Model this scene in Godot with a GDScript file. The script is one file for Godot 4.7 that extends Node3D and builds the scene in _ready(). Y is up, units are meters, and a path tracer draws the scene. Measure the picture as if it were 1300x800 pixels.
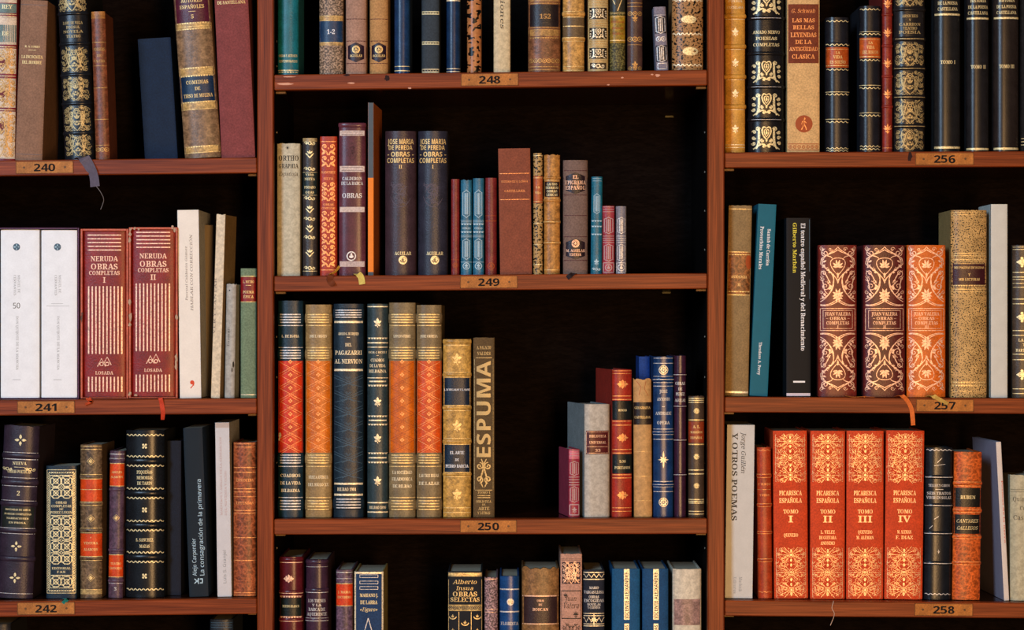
extends Node3D
# A library bookcase of three bays. Lengths in the tables below are millimetres across the shelf-front plane (z = 0),
# x from the left and y downwards; spines stand 25 mm behind the shelf edges.
const EYE := 3.5
const SPINE_Z := -0.025

var font_cache := {}
var text_cache := {}
var cap_cache := {}
var mat_cache := {}
var tex := {}
var mean := {}
var wood_front: StandardMaterial3D
var inner_wood: StandardMaterial3D
var used_names := {}
var shelf_lines := {}
var rng := RandomNumberGenerator.new()

const PAL := {
	"gold": Color(0.82, 0.70, 0.46), "pale": Color(0.83, 0.77, 0.58), "silver": Color(0.74, 0.73, 0.72), "bronze": Color(0.66, 0.50, 0.28),
	"cream": Color(0.86, 0.80, 0.66), "white": Color(0.90, 0.90, 0.90), "ink": Color(0.10, 0.09, 0.09), "grey": Color(0.52, 0.54, 0.56),
	"rose": Color(0.88, 0.70, 0.58), "black": Color(0.055, 0.055, 0.06), "navy": Color(0.06, 0.12, 0.19), "orange": Color(0.80, 0.25, 0.07),
	"maroon": Color(0.26, 0.08, 0.12), "darkred": Color(0.40, 0.08, 0.07), "yellow": Color(0.85, 0.80, 0.25), "blind": Color(0.24, 0.34, 0.40),
	"palebl": Color(0.66, 0.77, 0.82), "pink": Color(0.70, 0.58, 0.58), "rust": Color(0.60, 0.26, 0.10), "dim": Color(0.64, 0.56, 0.38), "taupe": Color(0.44, 0.40, 0.38), "emboss": Color(0.33, 0.29, 0.33), "copper": Color(0.88, 0.58, 0.34), "peach": Color(0.97, 0.78, 0.55),
}

class Acc:
	var v := PackedVector3Array()
	var n := PackedVector3Array()
	var t := PackedVector2Array()
	func tri(a: Vector3, b: Vector3, c: Vector3, na: Vector3, nb: Vector3, nc: Vector3, ta := Vector2.ZERO, tb := Vector2.ZERO, tc := Vector2.ZERO) -> void:
		v.append(a); v.append(b); v.append(c)
		n.append(na); n.append(nb); n.append(nc)
		t.append(ta); t.append(tb); t.append(tc)
	# corners: bottom left, bottom right, top right, top left, seen from the front
	func quad(a: Vector3, b: Vector3, c: Vector3, d: Vector3, s := 10.0, o := Vector2.ZERO) -> void:
		var m := (b - a).cross(d - a).normalized()
		var w := (b - a).length() * s
		var h := (d - a).length() * s
		tri(a, d, c, m, m, m, o, o + Vector2(0, -h), o + Vector2(w, -h))
		tri(a, c, b, m, m, m, o, o + Vector2(w, -h), o + Vector2(w, 0))
	# a flat face of 3 or 4 corners that looks along out; g is the axis the grain runs along
	func face(q: Array, out: Vector3, g := 0, su := 10.0, sv := 10.0, o := Vector2.ZERO) -> void:
		var p := q
		if ((p[1] - p[0]) as Vector3).cross(p[2] - p[0]).dot(out) < 0.0:
			p = p.duplicate()
			p.reverse()
		var m := out.normalized()
		var uvs := []
		for k in p:
			var r := 0.0
			for i in 3:
				if i != g:
					r += k[i]
			uvs.append(Vector2(k[g] * su, r * sv) + o)
		for i in range(2, p.size()):
			tri(p[0], p[i], p[i - 1], m, m, m, uvs[0], uvs[i], uvs[i - 1])
	func box(lo: Vector3, hi: Vector3, c := 0.0, g := 0, su := 10.0, sv := 10.0, o := Vector2.ZERO) -> void:
		var mid := (lo + hi) * 0.5
		var hf := (hi - lo) * 0.5
		c = minf(c, minf(hf.x, minf(hf.y, hf.z)) * 0.8)
		var at := func(s: Vector3, ax: int) -> Vector3:
			var r := Vector3.ZERO
			for i in 3:
				r[i] = mid[i] + s[i] * (hf[i] if i == ax else hf[i] - c)
			return r
		for ax in 3:
			var b := (ax + 1) % 3
			var d := (ax + 2) % 3
			for sg in [-1.0, 1.0]:
				var q := []
				for e in [[-1, -1], [1, -1], [1, 1], [-1, 1]]:
					var s := Vector3.ZERO
					s[ax] = sg
					s[b] = e[0]
					s[d] = e[1]
					q.append(at.call(s, ax))
				var out := Vector3.ZERO
				out[ax] = sg
				face(q, out, g, su, sv, o)
				if c > 0.0:
					for sb in [-1.0, 1.0]:
						var s0 := Vector3.ZERO
						s0[ax] = sg
						s0[b] = sb
						s0[d] = -1
						var s1 := s0
						s1[d] = 1
						var eo := Vector3.ZERO
						eo[ax] = sg
						eo[b] = sb
						face([at.call(s0, ax), at.call(s1, ax), at.call(s1, b), at.call(s0, b)], eo, g, su, sv, o)
		if c > 0.0:
			for x in [-1.0, 1.0]:
				for y in [-1.0, 1.0]:
					for z in [-1.0, 1.0]:
						var s := Vector3(x, y, z)
						face([at.call(s, 0), at.call(s, 1), at.call(s, 2)], s, g, su, sv, o)
	func mesh() -> ArrayMesh:
		var arr := []
		arr.resize(Mesh.ARRAY_MAX)
		arr[Mesh.ARRAY_VERTEX] = v
		arr[Mesh.ARRAY_NORMAL] = n
		arr[Mesh.ARRAY_TEX_UV] = t
		var m := ArrayMesh.new()
		m.add_surface_from_arrays(Mesh.PRIMITIVE_TRIANGLES, arr)
		return m

# The outer face of a spine: u across, v up, both in mm; p = 2 is a round back, higher is flatter with rounded joints.
class Spine:
	var w := 30.0
	var h := 200.0
	var b := 5.0
	var p := 2.0
	var bands := []
	func z(u: float) -> float:
		var s := minf(absf(2.0 * u / w), 1.0)
		return b * (sqrt(1.0 - 0.93 * pow(s, p)) - 1.0)
	func nrm(u: float) -> Vector3:
		var s := minf(absf(2.0 * u / w), 1.0)
		var dz := -b * 0.93 * p * pow(s, p - 1.0) / (2.0 * sqrt(1.0 - 0.93 * pow(s, p))) * 2.0 / w * signf(u)
		return Vector3(-dz, 0, 1).normalized()
	func bump(v: float) -> float:
		var r := 0.0
		for k in bands:
			var q: float = (v - k[0]) / k[1]
			if absf(q) < 1.0:
				r = maxf(r, k[2] * sqrt(1.0 - q * q))
		return r
	func pt(u: float, v: float, off: float) -> Vector3:
		return (Vector3(u, v, z(u)) + nrm(u) * (off + bump(v))) * 0.001

# Draws flat print and tooling on a spine.
class Pen:
	var sp: Spine
	var acc: Acc
	var off := 0.14
	var flip := false
	var axis := 0.0
	func _init(s: Spine, a: Acc) -> void:
		sp = s
		acc = a
	func p3(q: Vector2) -> Vector3:
		return sp.pt(clampf(q.x, -sp.w * 0.495, sp.w * 0.495), 2.0 * axis - q.y if flip else q.y, off)
	func t3(a: Vector2, b: Vector2, c: Vector2) -> void:
		var k := 0.01
		if flip:
			acc.tri(p3(a), p3(c), p3(b), sp.nrm(a.x), sp.nrm(c.x), sp.nrm(b.x), a * k, c * k, b * k)
			return
		acc.tri(p3(a), p3(b), p3(c), sp.nrm(a.x), sp.nrm(b.x), sp.nrm(c.x), a * k, b * k, c * k)
	func stroke(pts: PackedVector2Array, wd: float, taper := false, closed := false) -> void:
		var n := pts.size()
		if n < 2:
			return
		var l := PackedVector2Array()
		var r := PackedVector2Array()
		for i in n:
			var a := pts[i - 1] if i > 0 else (pts[n - 2] if closed else pts[0])
			var c := pts[i + 1] if i < n - 1 else (pts[1] if closed else pts[n - 1])
			var d := (c - a).normalized()
			var m := Vector2(-d.y, d.x)
			var k := wd * 0.5
			if taper:
				k *= 0.35 + 0.65 * sin(PI * (0.12 + 0.76 * float(i) / (n - 1)))
			l.append(pts[i] + m * k)
			r.append(pts[i] - m * k)
		for i in n - 1:
			t3(r[i], l[i], l[i + 1])
			t3(r[i], l[i + 1], r[i + 1])
	func line(a: Vector2, b: Vector2, wd: float) -> void:
		var n := maxi(1, int(ceil(absf(a.x - b.x) / (sp.w * 0.09))))
		var pts := PackedVector2Array()
		for i in n + 1:
			pts.append(a.lerp(b, float(i) / n))
		stroke(pts, wd)
	func fill(c: Vector2, pts: PackedVector2Array) -> void:
		var n := pts.size()
		for i in n:
			t3(c, pts[(i + 1) % n], pts[i])
	func disc(c: Vector2, rx: float, ry: float, n := 14) -> void:
		var pts := PackedVector2Array()
		for i in n:
			pts.append(c + Vector2(cos(TAU * i / n) * rx, sin(TAU * i / n) * ry))
		fill(c, pts)
	func ring(c: Vector2, r: float, wd: float, n := 18) -> void:
		var pts := PackedVector2Array()
		for i in n + 1:
			pts.append(c + Vector2(cos(TAU * i / n), sin(TAU * i / n)) * r)
		stroke(pts, wd, false, true)
	func leaf(c: Vector2, ang: float, length: float, wd: float) -> void:
		var d := Vector2(cos(ang), sin(ang))
		var m := Vector2(-d.y, d.x)
		fill(c + d * length * 0.5, PackedVector2Array([c, c + d * length * 0.3 - m * wd * 0.45, c + d * length * 0.65 - m * wd * 0.4, c + d * length, c + d * length * 0.65 + m * wd * 0.4, c + d * length * 0.3 + m * wd * 0.45]))
	func spiral(c: Vector2, r: float, a0: float, turns: float, wd: float, n := 14) -> void:
		var pts := PackedVector2Array()
		for i in n + 1:
			var q := float(i) / n
			var a := a0 + TAU * turns * q
			pts.append(c + Vector2(cos(a), sin(a)) * r * (1.0 - 0.82 * q))
		stroke(pts, wd, true)
		disc(pts[n], wd * 0.75, wd * 0.75, 6)
	func curve(a: Vector2, b: Vector2, c: Vector2, d: Vector2, wd: float, n := 9, taper := true) -> void:
		var pts := PackedVector2Array()
		for i in n + 1:
			pts.append(a.bezier_interpolate(b, c, d, float(i) / n))
		stroke(pts, wd, taper)
	func poly(flat: Array, o: Vector2, k: Vector2, wd: float, closed := false) -> void:
		var pts := PackedVector2Array()
		for i in range(0, flat.size(), 2):
			pts.append(o + Vector2(flat[i], flat[i + 1]) * k)
		if closed:
			pts.append(pts[0])
		stroke(pts, wd, false, closed)
	func wave(v: float, amp: float, wd: float, n: int, frac := 0.94) -> void:
		var pts := PackedVector2Array()
		var hw := sp.w * 0.5 * frac
		for i in n * 6 + 1:
			var q := float(i) / (n * 6)
			pts.append(Vector2(-hw + 2.0 * hw * q, v + amp * sin(TAU * n * q)))
		stroke(pts, wd)

	func motif(kind: String, c: Vector2, s: float) -> void:
		var h := s * 0.5
		match kind:
			"dia":
				fill(c, PackedVector2Array([c + Vector2(h * 0.62, 0), c + Vector2(0, h * 0.7), c - Vector2(h * 0.62, 0), c - Vector2(0, h * 0.7)]))
				stroke(PackedVector2Array([c + Vector2(h, 0), c + Vector2(0, h * 1.1), c - Vector2(h, 0), c - Vector2(0, h * 1.1), c + Vector2(h, 0)]), s * 0.06, false, true)
			"cross":
				for i in 4:
					var a := PI * 0.5 * i
					leaf(c + Vector2(cos(a), sin(a)) * h * 0.2, a, h * 0.95, h * 0.55)
			"quad":
				for i in 4:
					var a := PI * 0.5 * i
					disc(c + Vector2(cos(a), sin(a)) * h * 0.55, h * 0.36, h * 0.36, 8)
			"flr":
				leaf(c + Vector2(0, h * 0.1), PI * 0.5, h * 0.95, h * 0.6)
				for q in [-1.0, 1.0]:
					leaf(c + Vector2(0, 0), PI * 0.5 - q * 1.15, h * 0.9, h * 0.55)
					spiral(c + Vector2(q * h * 0.42, -h * 0.45), h * 0.34, PI * 0.5, q * 0.9, s * 0.075, 9)
				disc(c - Vector2(0, h * 0.1), h * 0.17, h * 0.17, 8)
				stroke(PackedVector2Array([c - Vector2(0, h * 0.2), c - Vector2(h * 0.1, h * 0.6), c - Vector2(-h * 0.1, h)]), s * 0.07)
			"sprig":
				for i in 5:
					var a := PI * 0.5 + (i - 2) * 0.62
					leaf(c - Vector2(0, h * 0.3), a, h * (1.25 - 0.16 * absf(i - 2)), h * 0.34)
				stroke(PackedVector2Array([c - Vector2(0, h * 0.2), c - Vector2(0, h)]), s * 0.08)
				for q in [-1.0, 1.0]:
					leaf(c - Vector2(0, h * 0.85), PI * 0.5 - q * 0.9, h * 0.6, h * 0.25)
			"palm":
				for i in 3:
					var a := PI * 0.5 + (i - 1) * 0.8
					leaf(c, a, h * 1.0, h * 0.42)
				for q in [-1.0, 1.0]:
					stroke(PackedVector2Array([c + Vector2(q * h, h * 0.15), c + Vector2(q * h * 0.45, -h * 0.45), c - Vector2(0, h)]), s * 0.13)
			"ros":
				ring(c, h * 0.92, s * 0.07)
				for i in 8:
					var a := TAU * i / 8
					disc(c + Vector2(cos(a), sin(a)) * h * 0.55, h * 0.22, h * 0.22, 7)
				disc(c, h * 0.2, h * 0.2, 8)
			"star":
				for i in 8:
					var a := TAU * i / 8
					leaf(c, a, h * (1.0 if i % 4 == 2 else (0.62 if i % 4 == 0 else 0.5)), h * 0.2)
				disc(c, h * 0.2, h * 0.2, 8)
			"lozenge":
				for q in [-1.0, 1.0]:
					leaf(c, PI * 0.5 - PI * 0.5 * q, h * 1.15, h * 0.7)
					leaf(c, PI * 0.5 * q, h * 0.9, h * 0.65)
					for r in [-1.0, 1.0]:
						disc(c + Vector2(q * h * 0.5, r * h * 0.45), h * 0.17, h * 0.17, 6)
			"sq":
				for q in [-1.0, 1.0]:
					for r in [-1.0, 1.0]:
						disc(c + Vector2(q, r) * h * 0.5, h * 0.42, h * 0.42, 6)
				disc(c, h * 0.3, h * 0.3, 6)
			"disc":
				disc(c, h, h, 20)
			"ring":
				ring(c, h * 0.9, s * 0.1)
			"seal":
				ring(c, h * 0.9, s * 0.12)
				disc(c - Vector2(0, h * 0.1), h * 0.5, h * 0.32, 10)
				leaf(c + Vector2(0, h * 0.1), PI * 0.5, h * 0.6, h * 0.5)
			"moon":
				var pts := PackedVector2Array()
				for i in 9:
					var a := PI + PI * i / 8.0
					pts.append(c + Vector2(cos(a) * h, sin(a) * h * 0.7))
				stroke(pts, s * 0.16, true)
				leaf(c - Vector2(0, h * 0.3), PI * 0.5, h, h * 0.3)
				leaf(c - Vector2(0, h * 0.3), PI * 0.7, h * 0.7, h * 0.25)
				leaf(c - Vector2(0, h * 0.3), PI * 0.3, h * 0.7, h * 0.25)
			"scroll":
				for q in [-1.0, 1.0]:
					spiral(c + Vector2(q * h * 0.62, 0), h * 0.34, PI, q * 1.0, s * 0.08, 10)
				ring(c, h * 0.25, s * 0.07, 10)
			"letters":
				for q in [-1.0, 1.0]:
					poly([-1.0, -0.6, 0.0, 1.0, 1.0, -0.6], c + Vector2(q * h * 0.42, q * h * 0.12), Vector2(h * 0.6, h * 0.75), s * 0.06)
					ring(c + Vector2(q * h * 0.42, -h * 0.2), h * 0.26, s * 0.06, 12)
			"walker":
				disc(c + Vector2(h * 0.05, h * 0.62), h * 0.13, h * 0.15, 8)
				poly([0, 0.45, 0.02, -0.05, -0.3, -0.7], c, Vector2(h, h), s * 0.055)
				poly([0.02, -0.05, 0.22, -0.4, 0.3, -0.72], c, Vector2(h, h), s * 0.055)
				poly([-0.28, -0.05, -0.2, 0.25, 0.0, 0.4, 0.28, 0.1], c, Vector2(h, h), s * 0.045)

	# Tooled fields between two heights, fr of the spine's width.
	func field(kind: String, v0: float, v1: float, fr: float, rg: RandomNumberGenerator) -> void:
		var hw := sp.w * 0.5 * fr
		var hh := (v1 - v0) * 0.5
		var c := Vector2(0, (v0 + v1) * 0.5)
		var k := minf(hw, hh)
		if kind == "ogee2":   # the same field head over heels
			flip = true
			axis = c.y
			field("ogee", v0, v1, fr, rg)
			flip = false
			return
		match kind:
			"heart":  # acanthus scrolls around a heart
				var lw := k * 0.10
				for q in [-1.0, 1.0]:
					curve(c + Vector2(0, -0.18 * hh), c + Vector2(q * hw * 0.55, 0.35 * hh), c + Vector2(q * hw * 0.3, 1.15 * hh), c + Vector2(0, 0.72 * hh), lw * 1.3)
					curve(c + Vector2(0, 0.02 * hh), c + Vector2(q * hw * 0.28, 0.4 * hh), c + Vector2(q * hw * 0.15, 0.8 * hh), c + Vector2(0, 0.55 * hh), lw * 0.8)
					curve(c + Vector2(q * hw * 0.75, -hh * 0.95), c + Vector2(q * hw * 0.4, -0.3 * hh), c + Vector2(q * hw * 0.62, 0.4 * hh), c + Vector2(q * hw * 0.5, 0.8 * hh), lw * 2.0)
					spiral(c + Vector2(q * hw * 0.62, 0.68 * hh), k * 0.2, PI * 0.5 + q * PI * 0.5, q * -1.1, lw, 10)
					spiral(c + Vector2(q * hw * 0.88, 0.42 * hh), k * 0.17, PI, q * 1.1, lw, 10)
					spiral(c + Vector2(q * hw * 0.9, -0.05 * hh), k * 0.17, 0, q * 1.1, lw, 10)
					spiral(c + Vector2(q * hw * 0.92, -0.5 * hh), k * 0.17, PI, q * -1.1, lw, 10)
					spiral(c + Vector2(q * hw * 0.3, -0.28 * hh), k * 0.17, PI * 0.5, q * -1.1, lw, 10)
					curve(c + Vector2(q * hw * 0.95, -hh * 0.98), c + Vector2(q * hw * 0.6, -0.75 * hh), c + Vector2(q * hw * 0.3, -0.3 * hh), c + Vector2(0, -0.75 * hh), lw * 1.4)
					spiral(c + Vector2(q * hw * 0.2, -0.72 * hh), k * 0.15, PI * 0.5, q * 1.1, lw, 9)
					leaf(c + Vector2(q * hw * 0.45, -0.62 * hh), PI * 0.5 - q * 0.5, hh * 0.4, k * 0.16)
				leaf(c + Vector2(0, -0.1 * hh), -PI * 0.5, hh * 0.3, k * 0.18)
				leaf(c + Vector2(0, 0.22 * hh), PI * 0.5, hh * 0.34, k * 0.2)
			"arab":  # close interlaced foliage
				var lw := k * 0.066
				for q in [-1.0, 1.0]:
					curve(c + Vector2(0, -hh), c + Vector2(q * hw * 0.5, -0.5 * hh), c + Vector2(q * hw * 0.75, 0.2 * hh), c + Vector2(q * hw * 0.55, hh * 0.95), lw * 1.4)
					curve(c + Vector2(0, hh * 0.9), c + Vector2(q * hw * 0.6, 0.6 * hh), c + Vector2(q * hw * 0.1, -0.4 * hh), c + Vector2(q * hw * 0.9, -0.95 * hh), lw * 1.4)
					for j in 4:
						var y := -0.75 + 0.5 * j
						spiral(c + Vector2(q * hw * 0.82, y * hh), k * 0.21, rg.randf() * TAU, q * (1.2 if j % 2 else -1.2), lw, 11)
						leaf(c + Vector2(q * hw * 0.55, (y + 0.2) * hh), rg.randf() * TAU, k * 0.3, k * 0.13)
						spiral(c + Vector2(q * hw * 0.42, (y + 0.22) * hh), k * 0.17, rg.randf() * TAU, q * 1.2, lw, 10)
					leaf(c, PI * 0.5 - q * 0.7, k * 0.42, k * 0.17)
					leaf(c + Vector2(0, -0.55 * hh), PI * 0.5 - q * 0.9, k * 0.35, k * 0.15)
				for i in int(hw * hh / 4.5):
					var o := Vector2((0.1 + 0.88 * rg.randf()) * hw, (rg.randf() * 1.9 - 0.95) * hh)
					var f := rg.randf() * TAU
					var tn := 1.0 if rg.randf() < 0.5 else -1.0
					for q in [-1.0, 1.0]:
						var pts := PackedVector2Array()
						for j in 7:
							var g := f + tn * j * 0.75
							pts.append(c + Vector2(q * (o.x + cos(g) * k * 0.11 * (1.0 - 0.09 * j)), o.y + sin(g) * k * 0.11 * (1.0 - 0.09 * j)))
						stroke(pts, lw * 0.62, true)
				ring(c + Vector2(0, 0.6 * hh), k * 0.13, lw, 10)
				leaf(c + Vector2(0, 0.05 * hh), PI * 0.5, k * 0.4, k * 0.2)
				disc(c + Vector2(0, -0.25 * hh), k * 0.09, k * 0.09, 8)
			"filigree":  # fine all-over tracery in mirrored halves
				var n := int(hw * hh / 4.2)
				for i in n:
					var a := Vector2(pow(rg.randf(), 0.9) * hw, (rg.randf() * 2.0 - 1.0) * hh)
					var f := rg.randf() * TAU
					var r := k * (0.06 + 0.07 * rg.randf())
					for q in [-1.0, 1.0]:
						var o := c + Vector2(q * a.x, a.y)
						var pts := PackedVector2Array()
						for j in 6:
							var g := f + j * 0.8
							pts.append(o + Vector2(q * cos(g), sin(g)) * r * (1.0 - 0.1 * j))
						stroke(pts, 0.28)
				for y in [-0.72, 0.0, 0.72]:
					ring(c + Vector2(0, y * hh), k * 0.17, 0.5, 12)
					disc(c + Vector2(0, y * hh), k * 0.09, k * 0.09, 8)
					for q in [-1.0, 1.0]:
						for j in 5:
							var g := (j - 2) * 0.42
							var d := Vector2(q * cos(g), sin(g))
							stroke(PackedVector2Array([c + Vector2(0, y * hh) + d * k * 0.24, c + Vector2(0, y * hh) + d * k * (0.9 - 0.1 * absf(j - 2))]), 0.45)
				for y in [-0.9, -0.5, -0.3, 0.3, 0.5, 0.9]:
					disc(c + Vector2(0, y * hh), k * 0.07, k * 0.11, 8)
				stroke(PackedVector2Array([c + Vector2(-hw, -hh), c + Vector2(hw, -hh), c + Vector2(hw, hh), c + Vector2(-hw, hh), c + Vector2(-hw, -hh)]), 0.4, false, true)
			"lattice":  # long saltires with small diamonds between
				var m := maxi(1, int(round(2.0 * hh / 16.5)))
				var st := 2.0 * hh / m
				for i in m:
					var y := v0 + st * (i + 0.5)
					line(Vector2(-hw, y - st * 0.46), Vector2(hw, y + st * 0.46), 0.55)
					line(Vector2(hw, y - st * 0.46), Vector2(-hw, y + st * 0.46), 0.55)
					line(Vector2(-hw * 0.8, y - st * 0.56), Vector2(hw * 0.35, y + st * 0.03), 0.4)
					line(Vector2(hw * 0.8, y - st * 0.56), Vector2(-hw * 0.35, y + st * 0.03), 0.4)
			"gems":
				var m := maxi(1, int(round(2.0 * hh / 16.5)))
				var st := 2.0 * hh / m
				for i in m:
					motif("quad", Vector2(0, v0 + st * (i + 1.0) - 0.5), 6.0)
			"chevrons":
				var m := maxi(1, int(round(2.0 * hh / 21.0)))
				var st := 2.0 * hh / m
				for i in m:
					var y := v0 + st * (i + 0.5)
					for q in [-1.0, 1.0]:
						line(Vector2(q * hw, y + st * 0.25), Vector2(-q * hw * 0.45, y - st * 0.3), 0.6)
						line(Vector2(q * hw, y + st * 0.42), Vector2(-q * hw * 0.2, y - st * 0.06), 0.5)
						line(Vector2(q * hw * 0.95, y - st * 0.35), Vector2(0, y - st * 0.12), 0.5)
						line(Vector2(0, y + st * 0.14), Vector2(q * hw * 0.22, y + st * 0.3), 0.5)
						line(Vector2(0, y + st * 0.22), Vector2(q * hw * 0.16, y + st * 0.34), 0.5)
			"knot":  # strapwork of squares, loops and crosses
				var m := maxi(1, int(round(2.0 * hh / 15.0)))
				var st := 2.0 * hh / m
				for i in m:
					for q in [-1.0, 1.0]:
						var o := Vector2(q * hw * 0.5, v0 + st * (i + 0.5))
						var r := minf(hw * 0.46, st * 0.56)
						poly([-1, -0.45, -0.45, -1, 0.45, -1, 1, -0.45, 1, 0.45, 0.45, 1, -0.45, 1, -1, 0.45], o, Vector2(r, r), 1.25, true)
						line(o - Vector2(r, r) * 0.75, o + Vector2(r, r) * 0.75, 1.15)
						line(o - Vector2(r, -r) * 0.75, o + Vector2(r, -r) * 0.75, 1.15)
						ring(o, r * 0.5, 0.9, 10)
						line(o + Vector2(-r * 0.95, st * 0.5), o + Vector2(r * 0.95, st * 0.5), 1.0)
					var e := Vector2(0, v0 + st * (i + 0.5))
					line(e + Vector2(0, -st * 0.3), e + Vector2(0, st * 0.3), 1.1)
					poly([0, -1, 1, 0, 0, 1, -1, 0], e + Vector2(0, st * 0.5 if i < m - 1 else st * 0.4), Vector2(2.2, 2.2), 0.8, true)
			"rope":  # plaited border on both sides and ends
				for q in [-1.0, 1.0]:
					var m := int(2.0 * hh / 3.0)
					for i in m:
						var y := v0 + 2.0 * hh * (i + 0.5) / m
						line(Vector2(q * hw - 1.1, y - 1.2), Vector2(q * hw + 1.1, y + 1.2), 0.75)
						line(Vector2(q * hw - 1.1, y + 1.2), Vector2(q * hw + 1.1, y - 1.2), 0.6)
					var w := int(2.0 * hw / 3.0)
					for i in w:
						var x := -hw + 2.0 * hw * (i + 0.5) / w
						line(Vector2(x - 1.2, c.y + q * hh - 1.0), Vector2(x + 1.2, c.y + q * hh + 1.0), 0.75)
						line(Vector2(x - 1.2, c.y + q * hh + 1.0), Vector2(x + 1.2, c.y + q * hh - 1.0), 0.6)
			"ogee":  # large moresque: double ogee ribbons, a lotus and curling stems
				var lw := 0.95
				for q in [-1.0, 1.0]:
					for r in [0.0, 0.09]:
						curve(Vector2(0, c.y + hh * (0.98 - r)), Vector2(q * hw * 0.25, c.y + hh * 0.75), Vector2(q * hw * (1.0 - r), c.y + hh * 0.75), Vector2(q * hw * (0.96 - r), c.y + hh * 0.42), lw, 12, false)
						curve(Vector2(q * hw * (0.96 - r), c.y + hh * 0.42), Vector2(q * hw * 0.55, c.y + hh * 0.2), Vector2(q * hw * (0.15 - r), c.y + hh * 0.05), Vector2(0, c.y - hh * (0.12 + r)), lw, 12, false)
						curve(Vector2(q * hw * (0.35 - r), c.y + hh * 0.1), Vector2(q * hw * (0.1 + r), c.y - hh * 0.1), Vector2(q * hw * (0.2 + r), c.y - hh * 0.6), Vector2(q * hw * 0.98, c.y - hh * (0.72 + r)), lw, 12, false)
						curve(Vector2(0, c.y - hh * (0.7 + r)), Vector2(q * hw * 0.3, c.y - hh * (0.86 + r * 0.5)), Vector2(q * hw * 0.6, c.y - hh * (0.94 + r * 0.3)), Vector2(q * hw * 0.98, c.y - hh * (0.9 + r * 0.3)), lw, 9, false)
					spiral(Vector2(q * hw * 0.72, c.y + hh * 0.78), hw * 0.24, PI * 0.5, -q * 1.3, lw, 14)
					spiral(Vector2(q * hw * 0.42, c.y + hh * 0.9), hw * 0.13, 0, q * 1.1, lw * 0.8, 10)
					spiral(Vector2(q * hw * 0.78, c.y + hh * 0.12), hw * 0.2, PI * 1.5, q * 1.2, lw, 13)
					spiral(Vector2(q * hw * 0.7, c.y - hh * 0.3), hw * 0.27, PI * 0.5, q * 1.4, lw, 15)
					spiral(Vector2(q * hw * 0.86, c.y - hh * 0.06), hw * 0.13, PI, -q * 1.1, lw * 0.8, 10)
					leaf(Vector2(q * hw * 0.5, c.y - hh * 0.42), PI * 0.5 + q * 0.5, hh * 0.16, hw * 0.14)
					leaf(Vector2(q * hw * 0.8, c.y - hh * 0.52), -PI * 0.5 - q * 0.6, hh * 0.14, hw * 0.14)
					leaf(Vector2(q * hw * 0.9, c.y + hh * 0.3), PI * 0.5 + q * 0.8, hh * 0.16, hw * 0.12)
					for j in 3:
						leaf(Vector2(0, c.y + hh * 0.32), PI * 0.5 - q * (0.25 + 0.6 * j), hh * (0.26 - 0.045 * j), hw * 0.13)
						leaf(Vector2(0, c.y - hh * 0.6), PI * 0.5 - q * (0.3 + 0.7 * j), hh * (0.24 - 0.03 * j), hw * 0.14)
						leaf(Vector2(0, c.y - hh * 0.62), -PI * 0.5 + q * (0.3 + 0.7 * j), hh * (0.22 - 0.03 * j), hw * 0.14)
					for j in 5:
						var y := [0.93, 0.58, 0.25, -0.16, -0.5][j] as float
						var x := [0.9, 0.84, 0.55, 0.5, 0.9][j] as float
						spiral(Vector2(q * hw * x, c.y + hh * y), hw * 0.12, PI * (0.5 + j), q * (1.1 if j % 2 else -1.1), lw * 0.8, 10)
						leaf(Vector2(q * hw * x, c.y + hh * (y - 0.1)), PI * 0.5 + q * (0.6 + 0.5 * j), hh * 0.13, hw * 0.11)
					curve(Vector2(q * hw * 0.98, c.y + hh * 0.9), Vector2(q * hw * 0.7, c.y + hh * 0.6), Vector2(q * hw * 0.5, c.y + hh * 0.75), Vector2(q * hw * 0.3, c.y + hh * 0.6), lw * 1.2)
					curve(Vector2(q * hw * 0.98, c.y + hh * 0.02), Vector2(q * hw * 0.7, c.y - hh * 0.2), Vector2(q * hw * 0.9, c.y - hh * 0.45), Vector2(q * hw * 0.55, c.y - hh * 0.56), lw * 1.4)
					curve(Vector2(q * hw * 0.95, c.y + hh * 0.2), Vector2(q * hw * 0.6, c.y + hh * 0.12), Vector2(q * hw * 0.62, c.y - hh * 0.05), Vector2(q * hw * 0.42, c.y - hh * 0.2), lw * 1.4)
					curve(Vector2(0, c.y + hh * 0.62), Vector2(q * hw * 0.5, c.y + hh * 0.62), Vector2(q * hw * 0.62, c.y + hh * 0.4), Vector2(0, c.y + hh * 0.06), lw * 0.9, 12, false)
				leaf(Vector2(0, c.y + hh * 0.15), -PI * 0.5, hh * 0.2, hw * 0.12)
			"damask":  # pairs of curling leaves up a thin spine
				var m := maxi(1, int(round(2.0 * hh / 15.0)))
				var st := 2.0 * hh / m
				for i in m:
					var y := v0 + st * (i + 0.5)
					for q in [-1.0, 1.0]:
						spiral(Vector2(q * hw * 0.55, y + st * 0.28), hw * 0.36, PI * 0.5 - q * PI * 0.5, q * 1.1, 1.5, 11)
						curve(Vector2(q * hw * 0.95, y + st * 0.2), Vector2(q * hw * 0.9, y - st * 0.2), Vector2(q * hw * 0.1, y), Vector2(q * hw * 0.15, y - st * 0.45), 2.0)
						leaf(Vector2(q * hw * 0.3, y - st * 0.05), -PI * 0.5 + q * 0.7, st * 0.4, hw * 0.34)
						leaf(Vector2(q * hw * 0.95, y - st * 0.45), PI * 0.5 + q * 0.4, st * 0.36, hw * 0.25)
					disc(Vector2(0, y - st * 0.5 + 1.5), 1.0, 1.0, 6)
					disc(Vector2(0, y + st * 0.12), 1.0, 1.3, 6)
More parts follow.
